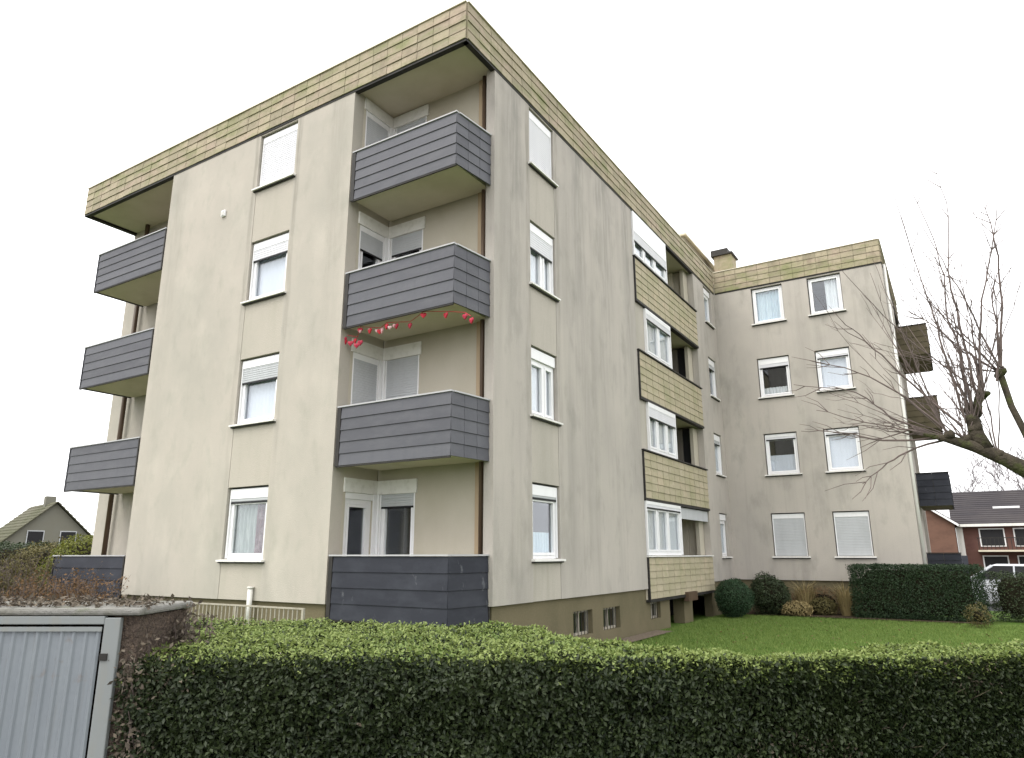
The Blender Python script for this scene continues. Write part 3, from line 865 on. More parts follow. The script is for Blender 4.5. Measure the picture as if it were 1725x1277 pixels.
# ------------------------------------------------------------------ garland under the second balcony from the top
gr = empty('garland', (-1.5, 0.12, 6.1))
tag(gr, 'red hanging garland strung below the second balcony from the top', 'garland')
off = Vector((1.5, -0.12, -6.1))
pts = [(-2.84, 6.02), (-2.62, 5.96), (-2.47, 6.12), (-2.25, 6.08), (-2.03, 6.04), (-1.8, 6.08), (-1.61, 6.07), (-1.3, 6.03),
       (-0.91, 6.13), (-0.44, 6.06), (-0.05, 5.98), (0.14, 5.85)]
line = [Vector((x, 0.12 + 0.05 * math.sin(i * 2.1), z + .05)) + off for i, (x, z) in enumerate(pts)]
MB().tube(line, 0.006, 5).build('cord', 'garland_red', gr)
def heart(s):
    prof = []
    for i in range(14):
        t = 2 * math.pi * i / 14
        prof.append((s * .06 * 16 * math.sin(t) ** 3 / 16, s * .06 * (13 * math.cos(t) - 5 * math.cos(2 * t) - 2 * math.cos(3 * t) - math.cos(4 * t)) / 16))
    mb = MB()
    vs = [(x, -.012, z) for x, z in prof] + [(x, .012, z) for x, z in prof] + [(0, -.028, 0), (0, .028, 0)]
    fs = []
    for i in range(14):
        j = (i + 1) % 14
        fs += [(28, j, i), (29, 14 + i, 14 + j), (i, j, 14 + j, 14 + i)]
    return mb.add(vs, fs)
hm = heart(1.0).mesh('heart'); hm.materials.append(MATS['garland_red'])
hp = heart(.7).mesh('heart'); hp.materials.append(MATS['garland_pink'])
for i, q in enumerate(line):
    n_ = 3 if i < 2 else 1
    for j in range(n_):
        o = link_mesh('heart', hm, gr, q + Vector((random.uniform(-.08, .08) if n_ > 1 else 0, random.uniform(-.02, .02), -.07 - .05 * j)), random.uniform(-.5, .5))
for i in range(9):
    a = line[2 + i % 4].lerp(line[3 + i % 4], random.random())
    link_mesh('heart', hp, gr, a + Vector((0, 0, -.05 - random.random() * .05)), random.uniform(-.5, .5))

# ------------------------------------------------------------------ foliage helpers
def leaves_mesh(name, pos, nrm, size, width, material, jitter=0.8):
    """many small folded leaves in one mesh; pos, nrm: (N,3) arrays"""
    N = len(pos)
    nrm = nrm + rng.normal(0, jitter, (N, 3))
    nrm /= np.linalg.norm(nrm, axis=1)[:, None] + 1e-9
    a = rng.normal(0, 1, (N, 3))
    a -= nrm * np.sum(a * nrm, 1)[:, None]
    a /= np.linalg.norm(a, axis=1)[:, None] + 1e-9
    b = np.cross(nrm, a)
    L = size * rng.uniform(.65, 1.25, N)[:, None]
    W = L * width
    v = np.empty((N, 4, 3), np.float32)
    v[:, 0] = pos
    v[:, 1] = pos + a * L * .5 + b * W * .5 + nrm * L * .10
    v[:, 2] = pos + a * L
    v[:, 3] = pos + a * L * .5 - b * W * .5 + nrm * L * .10
    me = bpy.data.meshes.new(name)
    me.vertices.add(N * 4); me.vertices.foreach_set('co', v.reshape(-1))
    idx = (np.arange(N)[:, None] * 4 + np.array([0, 1, 2, 0, 2, 3])[None]).astype(np.int32).reshape(-1)
    me.loops.add(N * 6); me.loops.foreach_set('vertex_index', idx)
    me.polygons.add(N * 2)
    me.polygons.foreach_set('loop_start', np.arange(0, N * 6, 3, dtype=np.int32))
    me.update(calc_edges=True)
    me.validate()
    me.materials.append(MATS[material])
    return me

def lump(P, s, amp, seed=0.0):
    return np.array([amp * mnoise.noise(Vector((p_[0] * s + seed, p_[1] * s, p_[2] * s))) for p_ in P])

def shrub(name, loc, rad, material, n, size, label, cat='shrub', group=None, power=2.0, core=.80, rough=.10, width=.5, jit=.7, core_mat='hedge_core', shell=.22):
    """rounded shrub: leaf shell over a dark core and some stems; rad = half extents, rests on z=loc.z"""
    root = empty(name, loc)
    tag(root, label, cat, group)
    rad = np.array(rad)
    d = rng.normal(0, 1, (n, 3)); d /= np.linalg.norm(d, axis=1)[:, None]
    if power != 2.0:                                             # boxier outline
        d /= (np.sum(np.abs(d) ** power, 1) ** (1 / power))[:, None]
    r = 1 - shell * rng.random(n) ** 1.6
    if power > 4:                                                # clipped block: spread the leaves evenly over its faces
        area = np.array([rad[1] * rad[2], rad[0] * rad[2], rad[0] * rad[1]])
        ax = rng.choice(3, n, p=area / area.sum())
        d = rng.uniform(-1, 1, (n, 3))
        d[np.arange(n), ax] = np.where(rng.random(n) < .5, -1, 1)
        ed = np.sort(np.abs(d), axis=1)[:, 1]
        r = 1 - shell * rng.random(n) ** 1.6 - .05 * np.clip((ed - .9) / .1, 0, 1) ** 2
    P = d * rad
    r = r * (1 + lump(P, 1.6 / max(rad.min(), .3), rough, loc[0]) + lump(P, 5 / max(rad.min(), .3), rough * .6, loc[1]))
    P = P * r[:, None] + np.array([0, 0, rad[2]])
    keep = P[:, 2] > 0.02
    nn = d / rad if power <= 4 else np.sign(d) * np.abs(d) ** 12
    me = leaves_mesh('foliage', P[keep], nn[keep] / np.linalg.norm(nn[keep], axis=1)[:, None], size, width, material, jit)
    fo = link_mesh('foliage', me, root); tag(fo, kind='stuff')
    bm = bmesh.new()
    bmesh.ops.create_icosphere(bm, subdivisions=3, radius=1)
    for v in bm.verts:
        c = v.co.normalized()
        if power != 2.0:
            c = c / ((abs(c.x) ** power + abs(c.y) ** power + abs(c.z) ** power) ** (1 / power))
        k = core * (1 + .08 * mnoise.noise(c * 3))
        v.co = Vector((c.x * rad[0] * k, c.y * rad[1] * k, max(.01, c.z * rad[2] * k + rad[2])))
    m_ = bpy.data.meshes.new('branches'); bm.to_mesh(m_); bm.free()
    m_.materials.append(MATS[core_mat])
    link_mesh('branches', m_, root)
    return root

# ------------------------------------------------------------------ front hedge
def poly_at(poly, t):
    t = np.clip(t, 0, 1) * (len(poly) - 1)
    i = np.minimum(t.astype(int), len(poly) - 2)
    f = (t - i)[:, None]
    P = np.array(poly)
    return P[i] * (1 - f) + P[i + 1] * f
HF_ = [(3.50, -7.36), (4.30, -6.94), (5.10, -6.50), (5.75, -6.00), (6.35, -5.40), (6.95, -4.80), (7.75, -4.05), (8.7, -3.2)]
HB_ = [(2.10, -6.40), (2.97, -5.87), (4.31, -5.45), (5.19, -5.72), (5.62, -5.74), (6.25, -5.10), (6.97, -4.28), (8.2, -2.9)]
HZ = 1.44
hedge = empty('hedge', (5.2, -6.2, 0))
tag(hedge, 'long clipped hedge in the foreground, dark front face with fresh green top painted sky-lit', 'hedge')
ho = np.array([5.2, -6.2, 0])
def hz_drop(t):
    return .05 * np.clip((t - .35) / .3, 0, 1)
def hedge_pts(n, where):
    t = rng.random(n)
    F_, B_ = poly_at(HF_, t), poly_at(HB_, t)
    dn = F_ - B_; dn /= np.linalg.norm(dn, axis=1)[:, None]
    if where == 'front':
        z = HZ * (0.28 + .72 * rng.random(n))
        P = np.c_[F_, z]
        N = np.c_[dn, np.full(n, .25)]
        o = lump(P, 1.6, .05) + lump(P, 7, .05, 5.0) + lump(P, 18, .03, 2.0) - .12 * rng.random(n) ** 1.4 + .03
        edge = np.clip((z - (HZ - .10)) / .10, 0, 1)
        o = o * (1 - .5 * edge) - .03 * edge ** 2
        P[:, :2] += dn * o[:, None]
    elif where == 'back':
        z = HZ * rng.random(n); P = np.c_[B_, z]; N = np.c_[-dn, np.full(n, .2)]
        P[:, :2] -= dn * (lump(P, 3, .05) - .06 * rng.random(n))[:, None]
    else:
        s = rng.random(n)[:, None]
        q = F_ * (1 - s) + B_ * s
        P = np.c_[q, np.full(n, HZ)]
        P[:, 2] += lump(P, 1.6, .035) + lump(P, 6, .035, 9.0) - .07 * rng.random(n) ** 1.5 + .02
        P[:, 2] -= .03 * np.clip(1 - s[:, 0] * 8, 0, 1) ** 2
        N = np.tile([0, 0, 1.0], (n, 1))
    P[:, 2] -= hz_drop(t)
    return P - ho, N
Pf, Nf = hedge_pts(215000, 'front')
Pb, Nb = hedge_pts(16000, 'back')
Pt, Nt = hedge_pts(60000, 'top')
Pt2, Nt2 = hedge_pts(120000, 'top')
Pt2[:, 2] += .012
Pf2, Nf2 = hedge_pts(1200, 'front')
zz = Pf2[:, 2]
Pf2 = Pf2[(zz > HZ - .12)]
Nf2 = Nf2[:len(Pf2)]
# end caps by the bin shelter
n = 5000
s = rng.random(n)
a, b = np.array(HF_[0]), np.array(HB_[0])
q = a[None] * (1 - s[:, None]) + b[None] * s[:, None]
Pe = np.c_[q, HZ * rng.random(n)] - ho
Pe[:, 0] -= .03 * rng.random(n)
Ne = np.tile([-.8, -.5, .1], (n, 1))
fo = link_mesh('foliage', leaves_mesh('foliage', np.r_[Pf, Pb, Pt, Pe], np.r_[Nf, Nb, Nt, Ne], .027, .5, 'leaf_hedge', .9), hedge)
tag(fo, kind='stuff')
fo = link_mesh('sky_lit_young_leaves', leaves_mesh('sky_lit_young_leaves', np.r_[Pt2, Pf2], np.r_[Nt2, Nf2], .023, .5, 'leaf_hedge_tip_lit', .7), hedge)  # pale top growth, coloured lighter as if lit from above
tag(fo, kind='stuff')
Pd, Nd = hedge_pts(26000, 'front')
keep = lump(Pd, 1.3, 1.0, 17.0) > .22
fo = link_mesh('withered_leaves', leaves_mesh('withered_leaves', Pd[keep], Nd[keep], .024, .5, 'leaf_dead', .9), hedge)
tag(fo, kind='stuff')
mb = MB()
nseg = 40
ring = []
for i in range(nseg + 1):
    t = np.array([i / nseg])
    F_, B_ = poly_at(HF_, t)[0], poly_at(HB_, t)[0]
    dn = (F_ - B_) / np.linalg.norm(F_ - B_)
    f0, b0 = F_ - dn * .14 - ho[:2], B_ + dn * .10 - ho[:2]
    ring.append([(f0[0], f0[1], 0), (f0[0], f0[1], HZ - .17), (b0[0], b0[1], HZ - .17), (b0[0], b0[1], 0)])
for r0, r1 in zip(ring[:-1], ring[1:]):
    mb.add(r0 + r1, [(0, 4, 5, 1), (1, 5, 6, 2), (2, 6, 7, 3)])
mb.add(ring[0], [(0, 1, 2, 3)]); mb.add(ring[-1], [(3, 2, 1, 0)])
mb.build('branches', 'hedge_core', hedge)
mb = MB()
for i in range(500):                                             # bare twigs that show between the leaves
    t = np.array([random.random()])
    F_, B_ = poly_at(HF_, t)[0], poly_at(HB_, t)[0]
    dn = (F_ - B_) / np.linalg.norm(F_ - B_)
    z = random.uniform(.5, HZ - .1)
    p0 = F_ - dn * .13 - ho[:2]
    p1 = p0 + dn * random.uniform(.06, .13) + np.array([-dn[1], dn[0]]) * random.uniform(-.06, .06)
    mb.tube([(p0[0], p0[1], z), (p1[0], p1[1], min(z + random.uniform(.02, .2), HZ - .06))], [.005, .002], 4, False)
mb.build('twigs', 'bark', hedge)

# ------------------------------------------------------------------ lawn grass
def grass(name, x0, x1, y0, y1, n, h, material, cond=None):
    P = np.c_[rng.uniform(x0, x1, n), rng.uniform(y0, y1, n), np.zeros(n)]
    if cond is not None: P = P[cond(P)]
    n = len(P)
    hh = h * rng.uniform(.5, 1.3, n)
    ang = rng.uniform(0, 2 * math.pi, n)
    w = .006 + .004 * rng.random(n)
    v = np.empty((n, 3, 3), np.float32)
    v[:, 0] = P; v[:, 1] = P; v[:, 2] = P
    dx, dy = np.cos(ang) * w, np.sin(ang) * w
    v[:, 0, 0] -= dx; v[:, 0, 1] -= dy; v[:, 1, 0] += dx; v[:, 1, 1] += dy
    v[:, 2, 0] += rng.normal(0, .4, n) * hh; v[:, 2, 1] += rng.normal(0, .4, n) * hh; v[:, 2, 2] += hh
    v[:, :, 2] += .015
    me = bpy.data.meshes.new(name)
    me.vertices.add(n * 3); me.vertices.foreach_set('co', v.reshape(-1))
    me.loops.add(n * 3); me.loops.foreach_set('vertex_index', np.arange(n * 3, dtype=np.int32))
    me.polygons.add(n); me.polygons.foreach_set('loop_start', np.arange(0, n * 3, 3, dtype=np.int32))
    me.update(calc_edges=True)
    me.materials.append(MATS[material])
    o = link_mesh(name, me)
    return tag(o, 'short mown green grass of the lawn behind the hedge', 'grass', kind='stuff')
grass('grass', 0.1, 9.0, -5.5, 14.4, 190000, .055, 'grass_blade',
      lambda P: (P[:, 0] > .50) | (P[:, 1] > 8.42))

P = np.c_[rng.uniform(1.0, 9.0, 700), rng.uniform(-4.5, 14.0, 700), np.full(700, .05)]
tag(link_mesh('fallen_leaves', leaves_mesh('fallen_leaves', P, np.tile([0, 0, 1.], (700, 1)), .055, .6, 'leaf_brown', .4)),
    'scattered fallen brown leaves on the lawn', 'fallen leaves', kind='stuff')
# ------------------------------------------------------------------ garden plants
shrub('ball_shrub', (0.72, 13.2, 0.03), (.56, .56, .56), 'leaf_ball', 12000, .045, 'round clipped green ball shrub beside the tiled loggia of the long side')
shrub('shrub', (1.42, 14.75, 0.03), (.62, .6, .62), 'leaf_dark', 8000, .06, 'loose dark green shrub in the inner corner, just right of the ball shrub', rough=.25)
shrub('garden_hedge', (5.5, 15.2, 0.03), (1.72, .45, .77), 'leaf_yew', 34000, .055, 'dark clipped block hedge in front of the right wing', 'hedge', power=9, core=.80, rough=.05, shell=.14)
shrub('garden_hedge', (8.35, 16.3, 0.03), (1.0, .5, .66), 'leaf_dark', 8000, .06, 'looser green hedge right of the dark block hedge at the picture edge', 'hedge', power=5, core=.8, rough=.15)
shrub('low_shrub', (2.85, 15.35, 0.03), (.42, .35, .26), 'leaf_olive', 2600, .06, 'low olive cushion shrub in the bed right of the tan shrub', rough=.3)
def tuft(name, loc, n, h, spread, material, label, cat):
    root = empty(name, loc)
    tag(root, label, cat)
    mb = MB()
    for i in range(n):
        a = random.random() * 6.28; r = random.random() ** .5 * spread * .25
        t = random.uniform(.3, 1) * spread; hh = h * random.uniform(.6, 1.1)
        p0 = Vector((math.cos(a) * r, math.sin(a) * r, 0)); d = Vector((math.cos(a), math.sin(a), 0))
        p1 = p0 + d * t * .35 + Vector((0, 0, hh * .7)); p2 = p0 + d * t + Vector((0, 0, hh * random.uniform(.7, 1)))
        s = Vector((-d.y, d.x, 0)) * .008
        mb.add([p0 - s, p0 + s, p1 + s, p1 - s, p2], [(0, 1, 2, 3), (3, 2, 4)])
    o = mb.build('blades', material, root)
    tag(o, kind='stuff')
    return root
shrub('low_shrub', (2.2, 14.7, 0.03), (.48, .36, .22), 'grass_dry', 2600, .07, 'low tan coloured shrub in front of the dark corner shrub', rough=.35)
tuft('ornamental_grass', (2.35, 15.5, .04), 150, 1.15, .75, 'grass_dry', 'sparse straw coloured grass below the left ground floor window of the wing', 'ornamental grass')
tuft('ornamental_grass', (3.55, 15.4, .04), 130, 1.1, .7, 'grass_dry', 'sparse straw coloured grass between wing window and block hedge', 'ornamental grass')
shrub('bare_bush', (2.75, 15.8, .03), (.9, .3, .42), 'leaf_brown', 2600, .05, 'brown half bare bush against the plinth of the wing', rough=.35, core=.5)
shrub('bare_bush', (6.95, 13.2, .03), (.28, .28, .30), 'leaf_olive', 900, .05, 'small brownish bush standing alone on the lawn at the right', rough=.4, core=.45)

# left of the building
def stems(name, loc, n, rx, ry, h, material, leafmat, nleaf, label, cat='shrub', size=.06):
    """upright twiggy bush: stems with side twigs, and leaves along them"""
    root = empty(name, loc)
    tag(root, label, cat)
    mb = MB(); P = []
    for i in range(n):
        x, y = random.uniform(-rx, rx), random.uniform(-ry, ry)
        hh = h * random.uniform(.65, 1.05)
        lean = Vector((random.uniform(-.25, .25), random.uniform(-.25, .25), 1))
        pts = [Vector((x, y, 0)) + lean * hh * t + Vector((random.uniform(-.04, .04), random.uniform(-.04, .04), 0)) for t in (0, .35, .7, 1)]
        mb.tube(pts, [.014, .011, .008, .003], 4, False)
        for j in range(7):
            t = random.uniform(.2, .95)
            a = pts[0].lerp(pts[3], t)
            e = a + Vector((random.uniform(-.3, .3), random.uniform(-.3, .3), random.uniform(.1, .4))) * .9
            mb.tube([a, e], [.005, .002], 3, False)
            for q in range(nleaf): P.append(a.lerp(e, random.random()))
    mb.build('stems', material, root)
    P = np.array([tuple(q) for q in P])
    P[:, :3] += rng.normal(0, .03, P.shape)
    N = rng.normal(0, 1, P.shape)
    tag(link_mesh('foliage', leaves_mesh('foliage', P, N, size, .55, leafmat, .1), root), kind='stuff')
    return root
stems('beech_hedge', (-9.1, -1.45, 0), 150, 1.9, .3, 1.42, 'twig', 'leaf_brown', 8, 'brown winter beech hedge in front of the lowest left balcony', 'hedge')
stems('tall_bush', (-12.6, -1.0, 0), 150, 1.35, .6, 1.85, 'twig', 'leaf_olive', 9, 'tall olive brown bush at the left edge beyond the bin shelter')
shrub('yellow_shrub', (-16.6, 3.0, 0), (1.6, 1.2, 1.28), 'leaf_yellow', 9000, .09, 'yellow green shrub beside the left end of the block', rough=.2)
shrub('dark_bush', (-20.5, 4.0, 0), (2.0, 1.6, 1.15), 'leaf_olive', 9000, .10, 'dull grown out bush left of the yellow shrub', rough=.3)
shrub('conifer_hedge', (-38.0, 10.5, 0), (4.0, 7.0, 1.25), 'leaf_dark', 16000, .16, 'far dark hedge behind the bushes left of the block', 'hedge', power=5, rough=.15)

# ------------------------------------------------------------------ bin shelter with the steel door
bs = empty('bin_shelter', (3.55, -7.33, 0), math.radians(31.0))
tag(bs, 'bin shelter of brown pebble concrete with a grey steel door and leaf strewn slab roof', 'bin shelter')
mb = MB()
for q in ((-.12, 0, .0, .47, 0, 1.63), (-1.45, -1.33, 0, .47, 0, 1.63), (-1.33, -.12, .39, .47, 0, 1.63)):
    MB().box(*q).build('wall', 'aggregate', bs)
MB().box(-1.50, .02, -.035, .50, 1.634, 1.668).build('roof_slab', 'slab_concrete', bs, bevel=.012)
fr_ = MB().box(-.15, -.075, -.03, -.002, .05, 1.625).box(-1.36, -1.29, -.03, -.002, .05, 1.625).box(-1.29, -.15, -.03, -.002, 1.595, 1.632)
fr_.build('door_frame', 'steel_frame', bs, bevel=.004)
# ribbed sheet door
mb = MB()
prof = []
x = -1.285
while x < -.165:
    prof += [(x, -.017), (x + .030, -.017), (x + .038, -.024), (x + .048, -.024), (x + .056, -.017)]
    x += .056
prof = [(min(a, -.158), b) for a, b in prof]
vs = [(a, b, .07) for a, b in prof] + [(a, b, 1.585) for a, b in prof]
N_ = len(prof)
mb.add(vs, [(i, i + 1, N_ + i + 1, N_ + i) for i in range(N_ - 1)])
dr = mb.build('door', 'steel_door', bs)
MB().box(-1.285, -.158, -.030, -.0245, 1.565, 1.585).build('door_rail', 'steel_frame', dr)
MB().box(-1.285, -.158, -.030, -.0245, .07, .12).build('door_rail', 'steel_frame', dr)
MB().box(-1.14, -1.03, -.05, -.03, 1.02, 1.05).box(-1.14, -1.10, -.045, -.02, .96, 1.10).build('door_handle', 'dark_trim_and_shade', dr)
for z in (1.44, .34): MB().box(-.15, -.115, -.036, -.0305, z, z + .03).build('hinge', 'dark_trim_and_shade', dr)
MB().box(-1.28, -.16, .25, .35, 0.0, .9).build('inner_wall', 'interior', bs)
# dead leaves and a dry climber on the shelter
n = 1500
P = np.c_[rng.uniform(-1.48, .04, n), np.abs(rng.normal(0, .26, n)) - .02, 1.673 + np.abs(rng.normal(0, .012, n))]
P = P[P[:, 1] < .47]
ob = bpy.data.objects
lt = link_mesh('leaf_litter', leaves_mesh('leaf_litter', P, np.tile([0, 0, 1.], (len(P), 1)), .03, .5, 'leaf_dead', .5), None, bs.location, bs.rotation_euler.z)
tag(lt, 'dead brown leaves lying on the slab roof of the bin shelter', 'leaf litter', kind='stuff')
cl = empty('dry_climber', bs.location + Vector((.0, .0, 0)), math.radians(31.0))
tag(cl, 'withered brown climber covering the side of the bin shelter', 'climbing plant')
mb = MB(); P = []
for i in range(70):
    y = random.uniform(.08, .50); z0 = random.uniform(.3, 1.0)
    q = [Vector((random.uniform(-.0, .06), y, z0))]
    for j in range(5):
        q.append(q[-1] + Vector((random.uniform(-.03, .04), random.uniform(-.08, .08), random.uniform(.04, .2))))
        q[-1].z = min(q[-1].z, 1.66); q[-1].y = min(q[-1].y, .8)
        P += [q[-2].lerp(q[-1], random.random()) for _ in range(45)]
    mb.tube(q, [.007, .006, .005, .004, .003, .002], 4, False)
mb.build('stems', 'twig', cl)
P = np.array([tuple(q) for q in P]) + rng.normal(0, .035, (len(P), 3))
tag(link_mesh('dead_leaves', leaves_mesh('dead_leaves', P, rng.normal(0, 1, P.shape), .028, .55, 'leaf_dead', .1), cl), kind='stuff')

# ------------------------------------------------------------------ railing before the front wall
ra = empty('railing', (-4.15, -.9, 0))
tag(ra, 'low railing of thin upright bars in front of the plinth', 'railing')
MB().box(-1.75, 1.72, -.018, .018, 1.03, 1.055).build('top_rail', 'railing_metal', ra)
MB().box(-1.75, 1.72, -.015, .015, .20, .22).build('bottom_rail', 'railing_metal', ra)
bar = MB().tube([(0, 0, .22), (0, 0, 1.03)], .011, 6).mesh('bar'); bar.materials.append(MATS['railing_metal'])
for i in range(32): link_mesh('bar', bar, ra, (-1.68 + i * .108, 0, 0))
for x in (-1.73, 0.0, 1.70):
    MB().box(x - .02, x + .02, -.02, .02, -.05, 1.029).build('post', 'railing_metal', ra)

# ------------------------------------------------------------------ pollarded tree at the right
tree = empty('pollarded_tree', (8.05, .15, 0))
tag(tree, 'bare pollarded tree at the right edge with mossy limb and long thin shoots', 'tree')
to = Vector((8.05, .15, 0))
mb = MB()
mb.tube([Vector((8.05, .15, -.1)) - to, Vector((8.0, .15, 1.2)) - to, Vector((7.95, .1, 2.1)) - to, Vector((7.85, .05, 2.55)) - to,
         Vector((7.62, .02, 2.72)) - to], [.24, .20, .19, .17, .12], 14)
mb.build('trunk', 'bark', tree, smooth=True)
mb = MB()
L1 = [(7.95, .12, 2.45), (7.62, .02, 2.70), (7.35, 0, 2.90), (7.10, .02, 3.06), (6.84, 0, 3.17), (6.62, -.03, 3.24)]
mb.tube([Vector(q) - to for q in L1], [.15, .10, .075, .066, .045, .02], 10)
L2 = [(7.20, .02, 3.02), (7.13, .05, 3.2), (7.12, .1, 3.42), (7.22, .15, 3.62)]
mb.tube([Vector(q) - to for q in L2], [.075, .08, .07, .035], 10)
L3 = [(7.75, .06, 2.65), (7.6, .1, 3.1), (7.5, .15, 3.5), (7.46, .2, 3.85)]
mb.tube([Vector(q) - to for q in L3], [.065, .038, .034, .036], 10)
mb.build('limb', 'bark', tree, smooth=True)
knobs = [((7.12, .06, 3.30), .095), ((7.14, .1, 3.48), .08), ((7.25, .14, 3.66), .065), ((7.46, .2, 3.90), .062), ((6.86, 0, 3.19), .06), ((7.02, .03, 3.13), .07), ((7.3, .0, 2.96), .06)]
for c, r in knobs:
    bm = bmesh.new()
    res = bmesh.ops.create_icosphere(bm, subdivisions=3, radius=r, matrix=Matrix.Translation(Vector(c) - to))
    for v in res['verts']:
        d = v.co - (Vector(c) - to)
        v.co = (Vector(c) - to) + d * (1 + .8 * mnoise.noise(v.co * 11 + Vector((3, 1, 0))))
    me = bpy.data.meshes.new('pollard_knob'); bm.to_mesh(me); bm.free()
    me.materials.append(MATS['bark'])
    me.polygons.foreach_set('use_smooth', [True] * len(me.polygons))
    link_mesh('pollard_knob', me, tree)
MAIN = [[(7.05, 3.35), (6.94, 4.24), (6.9, 4.62), (6.81, 5.17), (6.64, 6.45)], [(7.08, 3.4), (7.1, 4.18), (7.04, 4.59), (7.06, 5.14), (7.01, 5.66), (6.82, 6.6)],
        [(7.2, 3.6), (7.14, 4.5), (7.12, 5.05), (7.11, 5.21), (7.21, 5.88), (7.15, 6.62)], [(7.25, 3.6), (7.35, 4.53), (7.57, 5.31), (7.71, 5.95)],
        [(7.41, 3.78), (7.49, 4.31), (7.5, 4.82), (7.68, 5.24)], [(7.48, 3.91), (7.41, 4.03), (7.29, 4.49), (7.12, 5.05), (6.9, 5.8)],
        [(7.24, 3.6), (7.22, 4.09), (7.11, 4.21), (6.87, 4.58), (6.58, 4.89)], [(7.02, 3.3), (6.48, 3.99), (6.16, 4.44), (5.92, 4.74)],
        [(6.81, 3.17), (6.43, 3.05), (6.17, 2.87), (5.94, 2.69)], [(6.81, 3.18), (6.47, 3.31), (6.17, 3.4), (5.5, 3.65)],
        [(6.81, 3.18), (6.47, 3.31), (5.93, 3.16)], [(7.46, 3.9), (7.6, 4.9), (7.62, 5.55), (7.57, 5.95)], [(6.8, 3.2), (6.31, 3.49), (5.96, 3.86), (5.22, 4.07)],
        [(6.9, 3.2), (6.5, 3.7), (6.0, 4.1), (5.45, 4.35)], [(6.75, 3.2), (6.2, 3.2), (5.75, 3.35), (5.3, 3.4)]]
def shoot(mb, pts, r0, seed, twigs=5, tl=.35):
    rs = random.Random(seed)
    # smooth path (Catmull-Rom) with small kinks
    out = []
    n = len(pts)
    for i in range(n - 1):
        p0, p1, p2, p3 = pts[max(i - 1, 0)], pts[i], pts[i + 1], pts[min(i + 2, n - 1)]
        for j in range(4):
            t = j / 4
            out.append(.5 * ((2 * p1) + (p2 - p0) * t + (2 * p0 - 5 * p1 + 4 * p2 - p3) * t * t + (3 * p1 - p0 - 3 * p2 + p3) * t ** 3)
                       + Vector([rs.uniform(-.012, .012) for _ in range(3)]))
    out.append(pts[-1])
    N = len(out)
    mb.tube(out, [r0 * (1 - .78 * i / (N - 1)) for i in range(N)], 5, False)
    for k in range(twigs):
        i = rs.randint(N // 4, N - 2)
        d = (out[i + 1] - out[i]).normalized()
        s = Vector([rs.uniform(-1, 1) for _ in range(3)])
        s = (s - d * s.dot(d)).normalized()
        L = tl * rs.uniform(.3, 1.1)
        a = out[i]; b = a + (d * .8 + s * .6) * L * .5; c = b + (d * .9 + s * .25) * L * .5
        mb.tube([a, b, c], [r0 * .42, r0 * .3, r0 * .15], 4, False)
mb = MB()
cnt = 0
for i, S in enumerate(MAIN):
    dy = random.uniform(-.35, .35)
    pts = [Vector((x, .05 + dy * j / len(S), z)) - to for j, (x, z) in enumerate(S)]
    shoot(mb, pts, .015, i, 8, .5)
for i in range(62):
    c, r = random.choice(knobs)
    base = Vector(c) - to
    if c[0] < 6.9 or random.random() < .22: ang = random.uniform(-1.45, .1)       # towards the left
    else: ang = random.uniform(-.75, .45)
    d = Vector((math.sin(ang), random.uniform(-.5, .5), math.cos(ang))).normalized()
    L = random.uniform(.7, 2.2) * (1 if ang > -.8 else .75)
    pts = [base, base + d * L * .33 + Vector((0, 0, .0)), base + d * L * .66 + Vector((0, 0, .06)), base + d * L + Vector((random.uniform(-.1, .1), 0, .22 if ang > -1 else .1))]
    shoot(mb, pts, random.uniform(.006, .011), 100 + i, 5, .35)
tag(mb.build('shoots', 'twig', tree), kind='stuff')

# ------------------------------------------------------------------ far bare trees
def bare_tree(name, loc, h, label, seed, material='twig_far', r0=.16, group=None):
    rs = random.Random(seed)
    root = empty(name, loc)
    tag(root, label, 'tree', group)
    tr_, cr = MB(), MB()
    def grow(p, d, L, r, lvl):
        q = p + d * L
        m_ = p.lerp(q, .5) + Vector((rs.uniform(-1, 1), rs.uniform(-1, 1), 0)) * L * .06
        r_ = max(r, .022)
        (tr_ if lvl == 0 else cr).tube([p, m_, q], [r_, r_ * .85, r_ * .7], 6 if lvl < 2 else 3, False)
        if lvl >= 5: return
        for k in range(3 if lvl else 5):
            s = Vector((rs.uniform(-1, 1), rs.uniform(-1, 1), rs.uniform(-.3, .9)))
            nd = (d * .75 + s * .75).normalized()
            grow(q if rs.random() < .6 else m_, nd, L * rs.uniform(.6, .82), r * .55, lvl + 1)
    grow(Vector((0, 0, 0)), Vector((0, 0, 1)), h * .28, r0, 0)
    tr_.build('trunk', material, root)
    tag(cr.build('crown', material, root), kind='stuff')
    return root
bare_tree('bare_tree', (12.6, 70, 0), 16.5, 'far bare tree rising behind the brick house, right half', 3)
bare_tree('bare_tree', (8.9, 78, 0), 14.5, 'far bare tree behind the brick house, beside the wing edge', 5)

